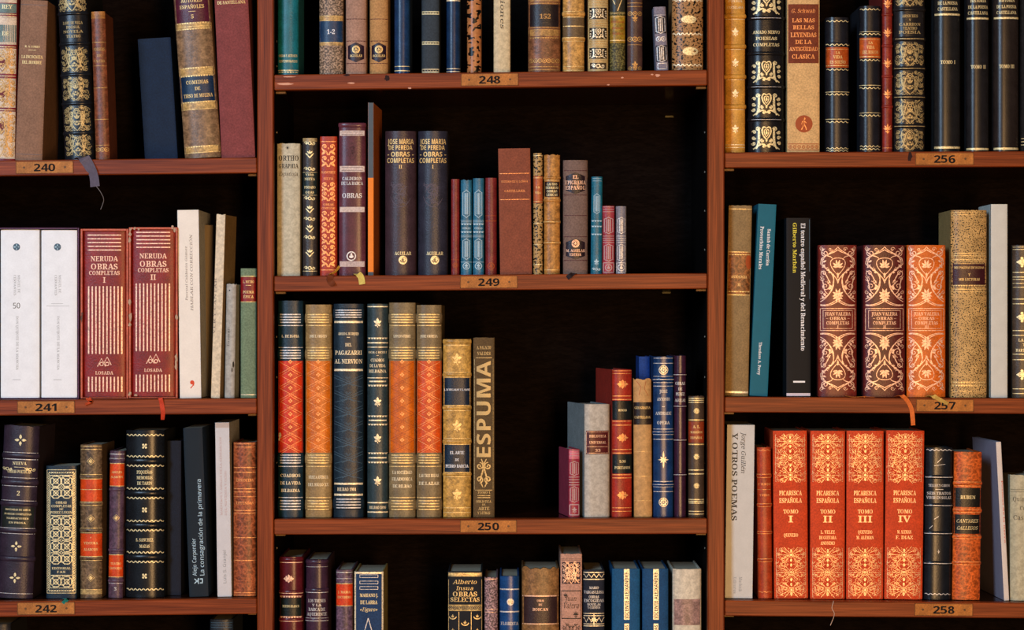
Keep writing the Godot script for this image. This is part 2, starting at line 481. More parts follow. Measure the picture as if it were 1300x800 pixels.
			"relief":  # cartouche with reeded columns
				for q in [-1.0, 0.0, 1.0]:
					line(Vector2(q * hw * 0.3, v0 + hh * 0.25), Vector2(q * hw * 0.3, v1 - hh * 0.25), hw * 0.16)
				poly([-0.75, -0.8, -0.75, 0.8, -0.35, 0.86, 0, 1, 0.35, 0.86, 0.75, 0.8, 0.75, -0.8, 0.35, -0.86, 0, -1, -0.35, -0.86], c, Vector2(hw, hh), hw * 0.14, true)
			"frieze":
				var m := maxi(2, int(2.0 * hw / 5.0))
				for i in m:
					var o := Vector2(-hw + 2.0 * hw * (i + 0.5) / m, c.y)
					ring(o, hh * 0.7, hh * 0.28, 10)
					disc(o, hh * 0.3, hh * 0.3, 6)
			"zigzag":
				var m := maxi(2, int(2.0 * hw / 5.5))
				var pts := PackedVector2Array()
				for i in m * 2 + 1:
					pts.append(Vector2(-hw + hw * i / m, v0 if i % 2 else v1))
				stroke(pts, 1.3)
			"portrait":  # blind-stamped head
				ring(c + Vector2(0, hh * 0.2), k * 0.42, 0.7)
				for i in 26:
					var a := rg.randf() * TAU
					var o := c + Vector2(cos(a) * hw * 0.5, sin(a) * hh * 0.7) * (0.3 + 0.7 * rg.randf())
					curve(o, o + Vector2(rg.randf_range(-1, 1), rg.randf_range(-1, 1)) * k * 0.5, o + Vector2(rg.randf_range(-1, 1), rg.randf_range(-1, 1)) * k * 0.6, o + Vector2(rg.randf_range(-1, 1), rg.randf_range(-1, 1)) * k * 0.7, 0.7, 6)
				curve(c + Vector2(-hw * 0.8, -hh * 0.2), c + Vector2(-hw * 0.5, -hh * 0.9), c + Vector2(hw * 0.4, -hh), c + Vector2(hw * 0.8, -hh * 0.3), 0.8)
			"sinuous":  # curling initial letters in a scroll
				for q in [-1.0, 1.0]:
					spiral(c + Vector2(q * hw * 0.5, hh * 0.5), hw * 0.45, PI * 0.5, q * 1.3, 1.6, 14)
					spiral(c + Vector2(q * hw * 0.5, -hh * 0.45), hw * 0.45, PI * 1.5, -q * 1.3, 1.6, 14)
					curve(c + Vector2(q * hw * 0.1, -hh), c + Vector2(q * hw * 0.9, -0.2 * hh), c + Vector2(-q * hw * 0.5, 0.2 * hh), c + Vector2(q * hw * 0.3, hh), 1.8)

# ---------- nodes ----------
func numbered(called: String) -> String:
	var n: int = used_names.get(called, 0)
	used_names[called] = n + 1
	return called if n == 0 else "%s_%03d" % [called, n]

func thing(called: String, label: String, category: String, group := "") -> Node3D:
	var o := Node3D.new()
	o.name = numbered(called)
	add_child(o)
	o.set_meta("label", label)
	o.set_meta("category", category)
	if group:
		o.set_meta("group", group)
	return o

func part(called: String, a: Acc, m: Material, parent: Node3D) -> MeshInstance3D:
	var o := MeshInstance3D.new()
	o.name = called
	o.mesh = a.mesh()
	o.material_override = null
	o.mesh.surface_set_material(0, m)
	parent.add_child(o, true)
	return o

func structure(called: String, a: Acc, m: Material) -> MeshInstance3D:
	var o := part(called, a, m, self)
	o.set_meta("kind", "structure")
	return o

# ---------- textures and materials ----------
func noise(sd: int, fq: float, oct := 4, kind := FastNoiseLite.TYPE_SIMPLEX_SMOOTH) -> FastNoiseLite:
	var n := FastNoiseLite.new()
	n.seed = sd
	n.frequency = fq
	n.noise_type = kind
	n.fractal_octaves = oct
	return n

func bytes_of(n: FastNoiseLite, side := 512) -> PackedByteArray:
	var im := n.get_seamless_image(side, side)
	im.convert(Image.FORMAT_L8)
	return im.get_data()

func ramp(q: float, lo: float, hi: float) -> float:
	return clampf((q - lo) / (hi - lo), 0.0, 1.0)

func grey_texture(fn: Callable, side := 512) -> ImageTexture:
	var d := PackedByteArray()
	d.resize(side * side)
	var sum := 0.0
	for i in side * side:
		var q := clampf(fn.call(i), 0.0, 1.0)
		d[i] = int(q * 255.0)
		sum += pow(q, 2.2)
	var t := ImageTexture.create_from_image(Image.create_from_data(side, side, false, Image.FORMAT_L8, d))
	mean[t] = sum / (side * side)
	return t

func normal_texture(src: Texture2D, k: float) -> ImageTexture:
	var im := src.get_image().duplicate() as Image
	im.convert(Image.FORMAT_RGBA8)
	im.bump_map_to_normal_map(k)
	return ImageTexture.create_from_image(im)

func make_textures() -> void:
	var coarse := bytes_of(noise(3, 0.008, 5))
	var mid := bytes_of(noise(41, 0.022, 4))
	var fine := bytes_of(noise(5, 0.06, 3))
	var grain := bytes_of(noise(8, 0.11, 2, FastNoiseLite.TYPE_CELLULAR))
	var ridged := noise(11, 0.02, 4)
	ridged.fractal_type = FastNoiseLite.FRACTAL_RIDGED
	var veins := bytes_of(ridged)
	var spots := bytes_of(noise(17, 0.045, 2))
	var dots := bytes_of(noise(21, 0.085, 1))
	tex.leather = grey_texture(func(i): return 0.80 + 0.20 * coarse[i] / 255.0 - 0.16 * (1.0 - fine[i] / 255.0) - 0.10 * (1.0 - grain[i] / 255.0))
	tex.calf = grey_texture(func(i): return 0.66 + 0.18 * ramp(mid[i] / 255.0, 0.25, 0.75) + 0.16 * (coarse[i] / 255.0 - 0.5) + 0.26 * (fine[i] / 255.0 - 0.5))
	tex.tree = grey_texture(func(i): return 0.56 + 0.3 * ramp(veins[i] / 255.0, 0.3, 0.85) + 0.2 * (coarse[i] / 255.0 - 0.5) + 0.26 * (fine[i] / 255.0 - 0.5))
	tex.marble = grey_texture(func(i): return 0.42 + 0.5 * ramp(fine[i] / 255.0, 0.3, 0.75) + 0.2 * (coarse[i] / 255.0 - 0.5))
	tex.speck = grey_texture(func(i): return (0.12 if dots[i] < 78 else 0.86) + 0.25 * (coarse[i] / 255.0 - 0.5))
	tex.blotch = grey_texture(func(i): return (0.06 if spots[i] < 92 else 0.88) + 0.2 * (fine[i] / 255.0 - 0.5))
	tex.paper = grey_texture(func(i): return 0.95 + 0.04 * (coarse[i] / 255.0 - 0.5) + 0.03 * (fine[i] / 255.0 - 0.5))
	tex.vellum = grey_texture(func(i): return 0.90 + 0.1 * ramp(mid[i] / 255.0, 0.22, 0.7) - 0.12 * (1.0 - fine[i] / 255.0))
	tex.cloth = grey_texture(func(i): return 0.80 + 0.10 * sin(TAU * (i % 512) / 6.4) * sin(TAU * (i / 512) / 6.4) + 0.1 * (coarse[i] / 255.0 - 0.5) + 0.2 * (fine[i] / 255.0 - 0.5))
	tex.wear = grey_texture(func(i): return 0.76 + 0.24 * ramp(fine[i] / 255.0, 0.28, 0.5) + 0.15 * (coarse[i] / 255.0 - 0.5))
	tex.leather_n = normal_texture(grey_texture(func(i): return 0.6 * grain[i] / 255.0 + 0.4 * fine[i] / 255.0), 2.2)
	tex.cloth_n = normal_texture(tex.cloth, 3.0)
	# cherry wood: long fibres along u, slow figure across
	var wn := noise(31, 0.02, 4)
	var wf := noise(37, 0.09, 2)
	var im := Image.create(1024, 256, false, Image.FORMAT_RGB8)
	for y in 256:
		for x in 1024:
			var th := TAU * x / 1024.0   # the fibres close on themselves, so repeats join
			var a := wn.get_noise_3d(cos(th) * 26.0, sin(th) * 26.0, y * 2.6 + 6.0 * sin(th)) * 0.5 + 0.5
			var b := wf.get_noise_3d(cos(th) * 16.0, sin(th) * 16.0, y * 6.0) * 0.5 + 0.5
			var g := clampf(0.45 * a + 0.55 * b, 0, 1)
			im.set_pixel(x, y, Color(0.60, 0.52, 0.46).lerp(Color(1, 1, 1), ramp(g, 0.28, 0.68)))
	tex.wood = ImageTexture.create_from_image(im)

func mat(kind: String, c: Color) -> StandardMaterial3D:
	var key := kind + c.to_html()
	if mat_cache.has(key):
		return mat_cache[key]
	var m := StandardMaterial3D.new()
	m.albedo_color = c
	m.roughness = 0.5
	m.metallic_specular = 0.34
	match kind:
		"leather", "calf", "tree", "speck", "blotch", "marble":
			m.albedo_texture = tex[kind]
			m.roughness = 0.36 if kind != "marble" else 0.5
			m.normal_enabled = true
			m.normal_texture = tex.leather_n
			m.normal_scale = 0.35
		"tortoise":
			m.albedo_texture = tex.blotch
			m.uv1_scale = Vector3(0.42, 0.5, 1)
			m.roughness = 0.34
		"shiny":
			m.albedo_texture = tex.leather
			m.roughness = 0.27
			m.normal_enabled = true
			m.normal_texture = tex.leather_n
			m.normal_scale = 0.15
		"cloth":
			m.albedo_texture = tex.cloth
			m.roughness = 0.72
			m.normal_enabled = true
			m.normal_texture = tex.cloth_n
			m.normal_scale = 0.4
		"paper":
			m.albedo_texture = tex.paper
			m.roughness = 0.55
			m.metallic_specular = 0.26
		"vellum":
			m.albedo_texture = tex.vellum
			m.roughness = 0.48
		"gilt":
			m.albedo_texture = tex.wear
			m.metallic = 0.25
			m.roughness = 0.4
		"foil":
			m.metallic = 0.2
			m.roughness = 0.42
		"ink":
			m.roughness = 0.5
		"brass":
			m.metallic = 0.2
			m.roughness = 0.55
			m.albedo_texture = tex.leather
		"wood":
			m.albedo_texture = tex.wood
			m.roughness = 0.42
			m.metallic_specular = 0.26
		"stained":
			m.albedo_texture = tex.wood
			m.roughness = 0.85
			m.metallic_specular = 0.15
		"polish":
			m.albedo_texture = tex.wood
			m.roughness = 0.16
		"dull":
			m.roughness = 0.75
	if m.albedo_texture and mean.has(m.albedo_texture):   # the pattern varies around the given colour
		var q := c.srgb_to_linear()
		var f: float = 1.0 / mean[m.albedo_texture]
		m.albedo_color = Color(minf(q.r * f, 1.0), minf(q.g * f, 1.0), minf(q.b * f, 1.0)).linear_to_srgb()
	mat_cache[key] = m
	return m

func tone(c) -> Color:
	return PAL[c] if c is String else c

func rgb(r: int, g: int, b: int) -> Color:
	return Color(r / 255.0, g / 255.0, b / 255.0)

# ---------- lettering ----------
func font_of(k: String) -> Font:
	if not font_cache.has(k):
		var f := SystemFont.new()
		f.font_names = PackedStringArray(["Droid Serif" if k in ["b", "r", "i"] else "Droid Sans"])
		f.font_weight = 400 if k in ["r", "i", "s"] else 700
		font_cache[k] = f
	return font_cache[k]

func glyphs(s: String, k: String) -> Array:
	var key := k + s
	if not text_cache.has(key):
		var t := TextMesh.new()
		t.font = font_of(k)
		t.text = s
		t.font_size = 20
		t.pixel_size = 0.05
		t.curve_step = 3.0
		t.depth = 0.0
		var a := t.get_mesh_arrays()
		text_cache[key] = [a[Mesh.ARRAY_VERTEX], a[Mesh.ARRAY_INDEX], t.get_aabb()]
	return text_cache[key]

# cap: letter height, wd: length of the line (0 = as set), turn 0 upright, 1 reads upwards, -1 reads downwards
func write(acc: Acc, at: Callable, nrm: Callable, s: String, o: Vector2, cap: float, wd := 0.0, k := "b", turn := 0, most := 0.0) -> void:
	var g := glyphs(s, k)
	var ref: AABB = glyphs("H", k)[2]
	var bb: AABB = g[2]
	var ky := cap / ref.size.y
	var kx := ky if wd <= 0.0 else wd / bb.size.x
	if most > 0.0 and bb.size.x * kx > most:
		kx = most / bb.size.x
	var vs: PackedVector3Array = g[0]
	var ix: PackedInt32Array = g[1]
	var out := []
	for p in vs:
		var x := (p.x - bb.position.x - bb.size.x * 0.5) * kx
		var y := (p.y - ref.position.y) * ky - cap * 0.5
		if k == "i":
			x += 0.25 * y
		var q := Vector2(x, y) if turn == 0 else (Vector2(-y, x) if turn > 0 else Vector2(y, -x))
		out.append(o + q)
	for i in range(0, ix.size(), 3):
		var a: Vector2 = out[ix[i]]
		var b: Vector2 = out[ix[i + 1]]
		var c: Vector2 = out[ix[i + 2]]
		acc.tri(at.call(a), at.call(b), at.call(c), nrm.call(a), nrm.call(b), nrm.call(c), a * 0.01, b * 0.01, c * 0.01)

# ---------- the bookcase ----------
func shelf_y(id: int, x: float) -> float:   # height of a shelf's upper face in the table's units
	var l: Array = shelf_lines[id]
	return lerpf(l[1], l[3], (x - l[0]) / (l[2] - l[0]))

func shelf(id: int, l: Array, plate: Array, label: String, chips := []) -> void:
	shelf_lines[id] = l
	var o := thing("shelf_board", label, "shelf", "shelf boards of the bookcase")
	var wd: float = (l[2] - l[0]) * 0.001
	var th := 0.0195
	var ang := -atan2(l[3] - l[1], l[2] - l[0])
	o.position = Vector3(((l[0] + l[2]) * 0.5 - 650.0) * 0.001, (400.0 - (l[1] + l[3]) * 0.5) * 0.001, 0)
	o.rotation.z = ang
	var sd := Vector2(id * 0.37, id * 0.713)
	var a := Acc.new()
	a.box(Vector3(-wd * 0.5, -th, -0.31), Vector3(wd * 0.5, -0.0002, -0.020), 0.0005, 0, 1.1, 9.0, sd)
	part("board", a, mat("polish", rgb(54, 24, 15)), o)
	a = Acc.new()
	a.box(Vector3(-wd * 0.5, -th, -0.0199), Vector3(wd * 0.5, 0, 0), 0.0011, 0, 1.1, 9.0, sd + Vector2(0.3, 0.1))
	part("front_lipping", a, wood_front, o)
	for s in [-1.0, 1.0]:   # metal supports under both ends
		a = Acc.new()
		a.box(Vector3(s * (wd * 0.5 - 0.0065) - 0.0065, -th - 0.0032, -0.03), Vector3(s * (wd * 0.5 - 0.0065) + 0.0065, -th - 0.0004, -0.018), 0.0006)
		part("support_pin", a, mat("brass", rgb(120, 95, 65)), o)
	var at := func(x: float, y: float, z: float) -> Vector3:
		return Vector3((x - 650.0) * 0.001 - o.position.x, (400.0 - y) * 0.001 - o.position.y - tan(ang) * ((x - 650.0) * 0.001 - o.position.x), z)
	if plate:
		var pc: Vector3 = at.call((plate[0] + plate[1]) * 0.5, 0, 0)
		pc.y = -th * 0.5 + 0.0004
		var pw: float = (plate[1] - plate[0]) * 0.0005
		a = Acc.new()
		a.box(pc + Vector3(-pw, -0.0078, -0.0003), pc + Vector3(pw, 0.0078, 0.0011), 0.0004)
		var p := part("number_plate", a, mat("brass", rgb(158, 100, 44)), o)
		p.set_meta("label", "brass plate stamped %d" % id)
		var fr := Acc.new()
		for e in [[-pw, -0.0078, pw, -0.0071], [-pw, 0.0071, pw, 0.0078], [-pw, -0.0078, -pw + 0.0009, 0.0078], [pw - 0.0009, -0.0078, pw, 0.0078]]:
			fr.box(pc + Vector3(e[0], e[1], 0.0010), pc + Vector3(e[2], e[3], 0.0014), 0.0001)
		part("rim", fr, mat("brass", rgb(112, 68, 30)), p)
		var t := Acc.new()
		write(t, func(q: Vector2) -> Vector3: return pc + Vector3(q.x, q.y, 1.5) * Vector3(0.001, 0.001, 0.001), func(_q): return Vector3(0, 0, 1), str(id), Vector2(0, -0.2), 9.6, 27.0, "B")
		part("numerals", t, mat("dull", rgb(8, 6, 5)), p)
		for s in [-1.0, 1.0]:
			var sc := Acc.new()
			var c := pc + Vector3(s * (pw - 0.0105), 0, 0.0011)
			for i in 10:
				var u0 := Vector3(cos(TAU * i / 10), sin(TAU * i / 10), 0) * 0.0015
				var u1 := Vector3(cos(TAU * (i + 1) / 10), sin(TAU * (i + 1) / 10), 0) * 0.0015
				sc.face([c + Vector3(0, 0, 0.0007), c + u0, c + u1], Vector3(0, 0, 1))
				sc.face([c + u0, c + u1, c + u1 - Vector3(0, 0, 0.0006)], u0 + u1)
				sc.face([c + u0, c + u1 - Vector3(0, 0, 0.0006), c + u0 - Vector3(0, 0, 0.0006)], u0 + u1)
			sc.box(c + Vector3(-0.0011, -0.0002, 0.0004), c + Vector3(0.0011, 0.0002, 0.0008))
			part("screw", sc, mat("brass", rgb(96, 66, 40)), p)
	for ch in chips:   # splintered varnish: x, y, half width, half height, colour
		var cc: Vector3 = at.call(ch[0], ch[1], 0.0)
		var e := Acc.new()
		var n := 11
		var rim := []
		for i in n:
			var r := 0.65 + 0.5 * rng.randf()
			rim.append(cc + Vector3(cos(TAU * i / n) * ch[2] * r, sin(TAU * i / n) * ch[3] * r, 0.05) * 0.001)
		for i in n:
			e.face([cc + Vector3(0, 0, 0.00025), rim[i], rim[(i + 1) % n]], Vector3(0, 0, 1), 0, 40.0, 40.0)
		part("chipped_spot", e, mat("dull", ch[4]), o)

# ---------- books ----------
func spine_mesh(sp: Spine, worn: float, deep: float, sd: Vector2) -> Acc:
	var a := Acc.new()
	var n := 22
	var us := []
	for i in n + 1:
		us.append(sin((float(i) / n - 0.5) * PI) * sp.w * 0.5)
	var rows := [[0.0, 1.0], [0.5, 0.35], [1.4, 0.0]]
	var m := maxi(2, int(sp.h / 30.0))
	for i in range(1, m):
		rows.append([sp.h * i / m, 0.0])
	if worn > 0.0:
		rows.append([sp.h - worn - 2.5, 0.0])
	rows.append_array([[sp.h - 1.4, 0.0], [sp.h - 0.5, 0.35], [sp.h, 1.0]])
	var dip := []
	for i in n + 1:
		dip.append(0.0 if worn <= 0.0 else worn * pow(rng.randf(), 1.6))
	if worn > 0.0:
		for i in range(1, n):
			dip[i] = (dip[i - 1] + dip[i] * 2.0 + dip[i + 1]) * 0.25
	var grid := []
	for r in rows:
		var line := []
		for i in n + 1:
			var v: float = r[0]
			if worn > 0.0 and v > sp.h - 2.0:
				v -= dip[i]
			line.append(Vector3(us[i], v, sp.z(us[i]) - r[1] * minf(1.0, sp.b * 0.4)) * 0.001)
		grid.append(line)
	for j in rows.size() - 1:
		for i in n:
			var na := sp.nrm(us[i])
			var nb := sp.nrm(us[i + 1])
			var q := [grid[j][i], grid[j][i + 1], grid[j + 1][i + 1], grid[j + 1][i]]
			var t := []
			for k in q:
				t.append(Vector2(k.x * 10.0, -k.y * 10.0) + sd)
			a.tri(q[0], q[3], q[2], na, na, nb, t[0], t[3], t[2])
			a.tri(q[0], q[2], q[1], na, nb, nb, t[0], t[2], t[1])
	var zb := (sp.z(sp.w * 0.5) - deep) * 0.001
	for e in [0, rows.size() - 1]:
		var up := Vector3(0, -1 if e == 0 else 1, 0)
		for i in n:
			var p0: Vector3 = grid[e][i]
			var p1: Vector3 = grid[e][i + 1]
			a.face([p0, p1, Vector3(p1.x, p1.y, zb), Vector3(p0.x, p0.y, zb)], up, 0, 10, 10, sd)
	for s in [0, n]:
		for j in rows.size() - 1:
			var p0: Vector3 = grid[j][s]
			var p1: Vector3 = grid[j + 1][s]
			a.face([p0, p1, Vector3(p1.x, p1.y, zb), Vector3(p0.x, p0.y, zb)], Vector3(-1 if s == 0 else 1, 0, 0), 1, 10, 10, sd)
	return a

func sheet(sp: Spine, v0: float, v1: float, u0: float, u1: float, off: float, sd: Vector2) -> Acc:
	var a := Acc.new()
	var n := 16
	for i in n:
		var x0 := lerpf(u0, u1, float(i) / n)
		var x1 := lerpf(u0, u1, float(i + 1) / n)
		var q := [sp.pt(x0, v0, off), sp.pt(x1, v0, off), sp.pt(x1, v1, off), sp.pt(x0, v1, off)]
		var t := [Vector2(x0, -v0) * 0.01 + sd, Vector2(x1, -v0) * 0.01 + sd, Vector2(x1, -v1) * 0.01 + sd, Vector2(x0, -v1) * 0.01 + sd]
		a.tri(q[0], q[3], q[2], sp.nrm(x0), sp.nrm(x0), sp.nrm(x1), t[0], t[3], t[2])
		a.tri(q[0], q[2], q[1], sp.nrm(x0), sp.nrm(x1), sp.nrm(x1), t[0], t[2], t[1])
		for e in [[0, 1, -1], [3, 2, 1]]:
			var lo0: Vector3 = q[e[0]] - sp.nrm(x0) * off * 0.001
			var lo1: Vector3 = q[e[1]] - sp.nrm(x1) * off * 0.001
			a.face([q[e[0]], q[e[1]], lo1, lo0], Vector3(0, e[2], 0))
	return a

func band_mesh(sp: Spine, vc: float, hh: float, pr: float, sd: Vector2) -> Acc:
	var a := Acc.new()
	var n := 16
	var m := 6
	for i in n:
		var x0 := sin((float(i) / n - 0.5) * PI) * sp.w * 0.5
		var x1 := sin((float(i + 1) / n - 0.5) * PI) * sp.w * 0.5
		for j in m:
			var g0 := PI * j / m
			var g1 := PI * (j + 1) / m
			var at := func(x: float, g: float) -> Array:
				var nn := sp.nrm(x)
				var p := (Vector3(x, vc - cos(g) * hh, sp.z(x)) + nn * sin(g) * pr) * 0.001
				return [p, (nn * sin(g) * hh + Vector3(0, -cos(g) * pr, 0)).normalized(), Vector2(x, -vc + cos(g) * hh) * 0.01 + sd]
			var p: Array = at.call(x0, g0)
			var q: Array = at.call(x1, g0)
			var r: Array = at.call(x1, g1)
			var s: Array = at.call(x0, g1)
			a.tri(p[0], s[0], r[0], p[1], s[1], r[1], p[2], s[2], r[2])
			a.tri(p[0], r[0], q[0], p[1], r[1], q[1], p[2], r[2], q[2])
	return a

func strip(path: Array, wd: float, parent: Node3D, m: Material, called := "ribbon_bookmark") -> MeshInstance3D:
	# path of [x, y, z mm, turn of the ribbon's face in degrees]
	var inv := parent.transform.affine_inverse()
	var a := Acc.new()
	var pts := []
	var cv := Curve3D.new()
	for p in path:
		var over: bool = p[2] > -3.0 and p[2] < 1.3 and called == "ribbon_bookmark" and p != path[-1]   # where it bends over the shelf's edge
		pts.append(Vector3((p[0] - 650.0) * 0.001, (400.0 - p[1] + (0.8 if over else 0.0)) * 0.001, (2.4 if over else p[2]) * 0.001))
	for i in pts.size():
		var t: Vector3 = (pts[mini(i + 1, pts.size() - 1)] - pts[maxi(i - 1, 0)]) * 0.22
		cv.add_point(pts[i], -t, t)
	var n := pts.size() * 5
	var prev := []
	for i in n + 1:
		var f := float(i) / n
		var p := cv.sample_baked(cv.get_baked_length() * f, true)
		var d := (cv.sample_baked(cv.get_baked_length() * minf(f + 0.02, 1.0), true) - cv.sample_baked(cv.get_baked_length() * maxf(f - 0.02, 0.0), true)).normalized()
		var k := f * (path.size() - 1)
		var tw: float = lerpf(path[int(k)][3], path[mini(int(k) + 1, path.size() - 1)][3], k - int(k))
		var sdv := Vector3(1, 0, 0).rotated(Vector3(0, 1, 0), deg_to_rad(tw))
		sdv = (sdv - d * sdv.dot(d)).normalized()
		var nn := sdv.cross(d).normalized()
		var cur := [inv * (p - sdv * wd * 0.0005 + nn * 0.0002), inv * (p + sdv * wd * 0.0005 + nn * 0.0002), inv * (p + sdv * wd * 0.0005 - nn * 0.0002), inv * (p - sdv * wd * 0.0005 - nn * 0.0002)]
		if prev:
			var c: Vector3 = (prev[0] + prev[2] + cur[0] + cur[2]) * 0.25
			for e in 4:
				var q := [prev[e], prev[(e + 1) % 4], cur[(e + 1) % 4], cur[e]]
				var mid: Vector3 = (q[0] + q[1] + q[2] + q[3]) * 0.25
				a.face(q, mid - c, 1, 30, 30)
		prev = cur
	return part(called, a, m, parent)

# d: n name, x [left, right] at the foot, t top, s shelf, k slope of the lean, z mm set back, yaw, c colour, m material,
# b roundness of the spine in mm, p flatness, side / page colours, dp depth, pb paperback, worn head, e what is on the spine.
func book(d: Dictionary) -> Node3D:
	var zb: float = d.get("z", 0.0)
	var sc := (EYE * 1000.0 - SPINE_Z * 1000.0 + zb) / (EYE * 1000.0)
	var k: float = d.get("k", 0.0)
	var xc: float = (d.x[0] + d.x[1]) * 0.5
	var wx := (xc - 650.0) * sc
	var wy := 400.0 - shelf_y(d.s, wx + 650.0)
	var foot := 400.0 - wy / sc
	var kind: String = d.get("m", "leather")
	var sp := Spine.new()
	sp.w = (d.x[1] - d.x[0]) * sc - 0.3
	sp.h = (foot - d.t) * sc * sqrt(1.0 + k * k)
	var pb: bool = d.get("pb", false)
	sp.b = d.get("b", 0.5 if pb else sp.w * (0.2 if d.get("m", "leather") != "cloth" else 0.12))
	sp.p = d.get("p", 4.0 if pb else (2.4 if d.get("m", "leather") != "cloth" else 3.0))
	if not pb and sp.p < 2.9 and kind != "paper":
		sp.b *= 1.35
	var root := thing(d.get("n", "book"), d.l, "book", "books on the shelf numbered %d" % d.s)
	var l: Array = shelf_lines[d.s]
	var tilt := absf((l[3] - l[1]) / (l[2] - l[0]))
	root.position = Vector3(wx, wy + sp.w * 0.5 * sin(atan(absf(k))) + tilt * sp.w * 0.5 + 0.15, SPINE_Z * 1000.0 - zb) * 0.001
	root.rotation = Vector3(0, deg_to_rad(d.get("yaw", 0.0)), -atan(k))
	var sd := Vector2(rng.randf() * 7.0, rng.randf() * 7.0)
	var skin := mat(kind, d.c)
	# raised bands first: print follows them
	var els: Array = d.get("e", [])
	for e in els:
		if e[0] == "rb":
			sp.bands.append([(foot - e[1]) * sc, e[2] * 0.5 * sc, e[3] if e.size() > 3 else 1.2])
	part("spine", spine_mesh(sp, d.get("worn", 0.0), 2.5, sd), skin, root)
	for e in els:
		if e[0] == "rb":
			part("raised_band", band_mesh(sp, (foot - e[1]) * sc, e[2] * 0.5 * sc, e[3] if e.size() > 3 else 1.2, sd), skin if e.size() < 5 else mat(e[5] if e.size() > 5 else "gilt", tone(e[4])), root)
	var dp: float = d.get("dp", clampf(sp.h * 0.58, 55.0, 165.0))
	var ze := sp.z(sp.w * 0.5)
	var th := 0.6 if pb else minf(2.4, sp.w * 0.14)
	var hb: float = sp.h - d.get("worn", 0.0) * 0.5
	for s in [-1.0, 1.0]:
		var a := Acc.new()
		var x0 := sp.w * 0.5 - th
		a.box(Vector3(minf(s * x0, s * sp.w * 0.5), 0, -dp) * 0.001, Vector3(maxf(s * x0, s * sp.w * 0.5), hb, ze + 0.2) * 0.001, 0.0005, 1, 10, 10, sd)
		part("cover_board", a, mat(d.get("sm", "cloth"), d.get("side", d.c)), root)
	var pg := Acc.new()
	var inset := 0.15 if pb else 1.8
	pg.box(Vector3(-sp.w * 0.5 + th + 0.1, inset, -dp + (0.3 if pb else 4.0)) * 0.001, Vector3(sp.w * 0.5 - th - 0.1, hb - inset, ze - 1.0) * 0.001)
	part("page_block", pg, mat("paper", d.get("page", rgb(186, 176, 152))), root)
	# print, labels and tooling
	var gilt := {}
	var ink := {}
	var g := "gold"
	var t := "gold"
	var am := sp.w * 0.92
	var uat := func(x: float, y: float) -> float:
		return (x - (xc + k * (foot - y))) * sc
	for e in els:
		var pen: Pen = null
		if not e[0] in ["g", "k", "rb", "pt", "tx", "tv"]:
			if not gilt.has(g):
				gilt[g] = Acc.new()
			pen = Pen.new(sp, gilt[g])
			if e[0] in ["fld", "mot", "oval"]:
				pen.off = 0.30
			else:
				pen.off = 0.24
		if e[0] in ["tx", "tv"] and not ink.has(t):
			ink[t] = Acc.new()
		var V := func(y: float) -> float: return (foot - y) * sc
		match e[0]:
			"g":
				g = e[1]
				t = e[1]
			"k":
				t = e[1]
			"pt":
				var fr: float = e[4] if e.size() > 4 else 0.985
				var mk: String = e[5] if e.size() > 5 else "leather"
				part("title_label", sheet(sp, V.call(e[2]), V.call(e[1]), -sp.w * 0.5 * fr, sp.w * 0.5 * fr, 0.12, sd + Vector2(e[1] * 0.13, 0.4)), mat(mk, tone(e[3])), root)
			"hex":
				var a := Acc.new()
				var h := Pen.new(sp, a)
				h.off = 0.15
				var m: float = (e[1] + e[2]) * 0.5
				var rows := 8
				for i in rows:
					var x0 := -sp.w * 0.49 + sp.w * 0.98 * i / rows
					var x1 := -sp.w * 0.49 + sp.w * 0.98 * (i + 1) / rows
					var hh: float = (e[2] - e[1]) * 0.5 * sc
					var y0 := hh * (1.0 - 0.45 * absf(x0) / (sp.w * 0.49))
					var y1 := hh * (1.0 - 0.45 * absf(x1) / (sp.w * 0.49))
					var c: float = V.call(m)
					h.t3(Vector2(x0, c - y0), Vector2(x0, c + y0), Vector2(x1, c + y1))
					h.t3(Vector2(x0, c - y0), Vector2(x1, c + y1), Vector2(x1, c - y1))
				part("title_label", a, mat("leather", tone(e[3])), root)
			"ln":
				var fr: float = (e[3] if e.size() > 3 else 0.97) * sp.w * 0.5
				pen.line(Vector2(-fr, V.call(e[1])), Vector2(fr, V.call(e[1])), e[2] if e.size() > 2 else 0.8)
			"ls":
				var fr: float = (e[5] if e.size() > 5 else 0.75) * sp.w * 0.5
				for i in e[3]:
					var y: float = V.call(lerpf(e[1], e[2], float(i) / (e[3] - 1)))
					pen.line(Vector2(-fr, y), Vector2(fr, y), e[4] if e.size() > 4 else 1.4)
			"vs":
				for i in e[5]:
					var u: float = uat.call(lerpf(e[1], e[2], float(i) / (e[5] - 1)), (e[3] + e[4]) * 0.5)
					pen.line(Vector2(u, V.call(e[4])), Vector2(u, V.call(e[3])), e[6] if e.size() > 6 else 1.8)
			"wv":
				pen.wave(V.call(e[1]), e[2] if e.size() > 2 else 0.9, e[3] if e.size() > 3 else 0.9, maxi(3, int(sp.w / 5.0)))
			"ch":
				var n := maxi(4, int(sp.w / 3.4))
				var r: float = e[2] if e.size() > 2 else 0.9
				pen.off = 0.28
				for i in n:
					var u := -sp.w * 0.46 + sp.w * 0.92 * (i + 0.5) / n
					pen.disc(Vector2(u, V.call(e[1])), sp.w * 0.40 / n, r, 6)
				pen.line(Vector2(-sp.w * 0.47, V.call(e[1]) + r), Vector2(sp.w * 0.47, V.call(e[1]) + r), 0.4)
			"mot":
				var c := Vector2(0.0 if e[2] == 0 else uat.call(e[2], e[3]), V.call(e[3]))
				pen.motif(e[1], c, e[4] * sc)
			"oval":
				var c := Vector2(uat.call(e[1], e[2]), V.call(e[2]))
				pen.disc(c, e[3], e[4], 20)
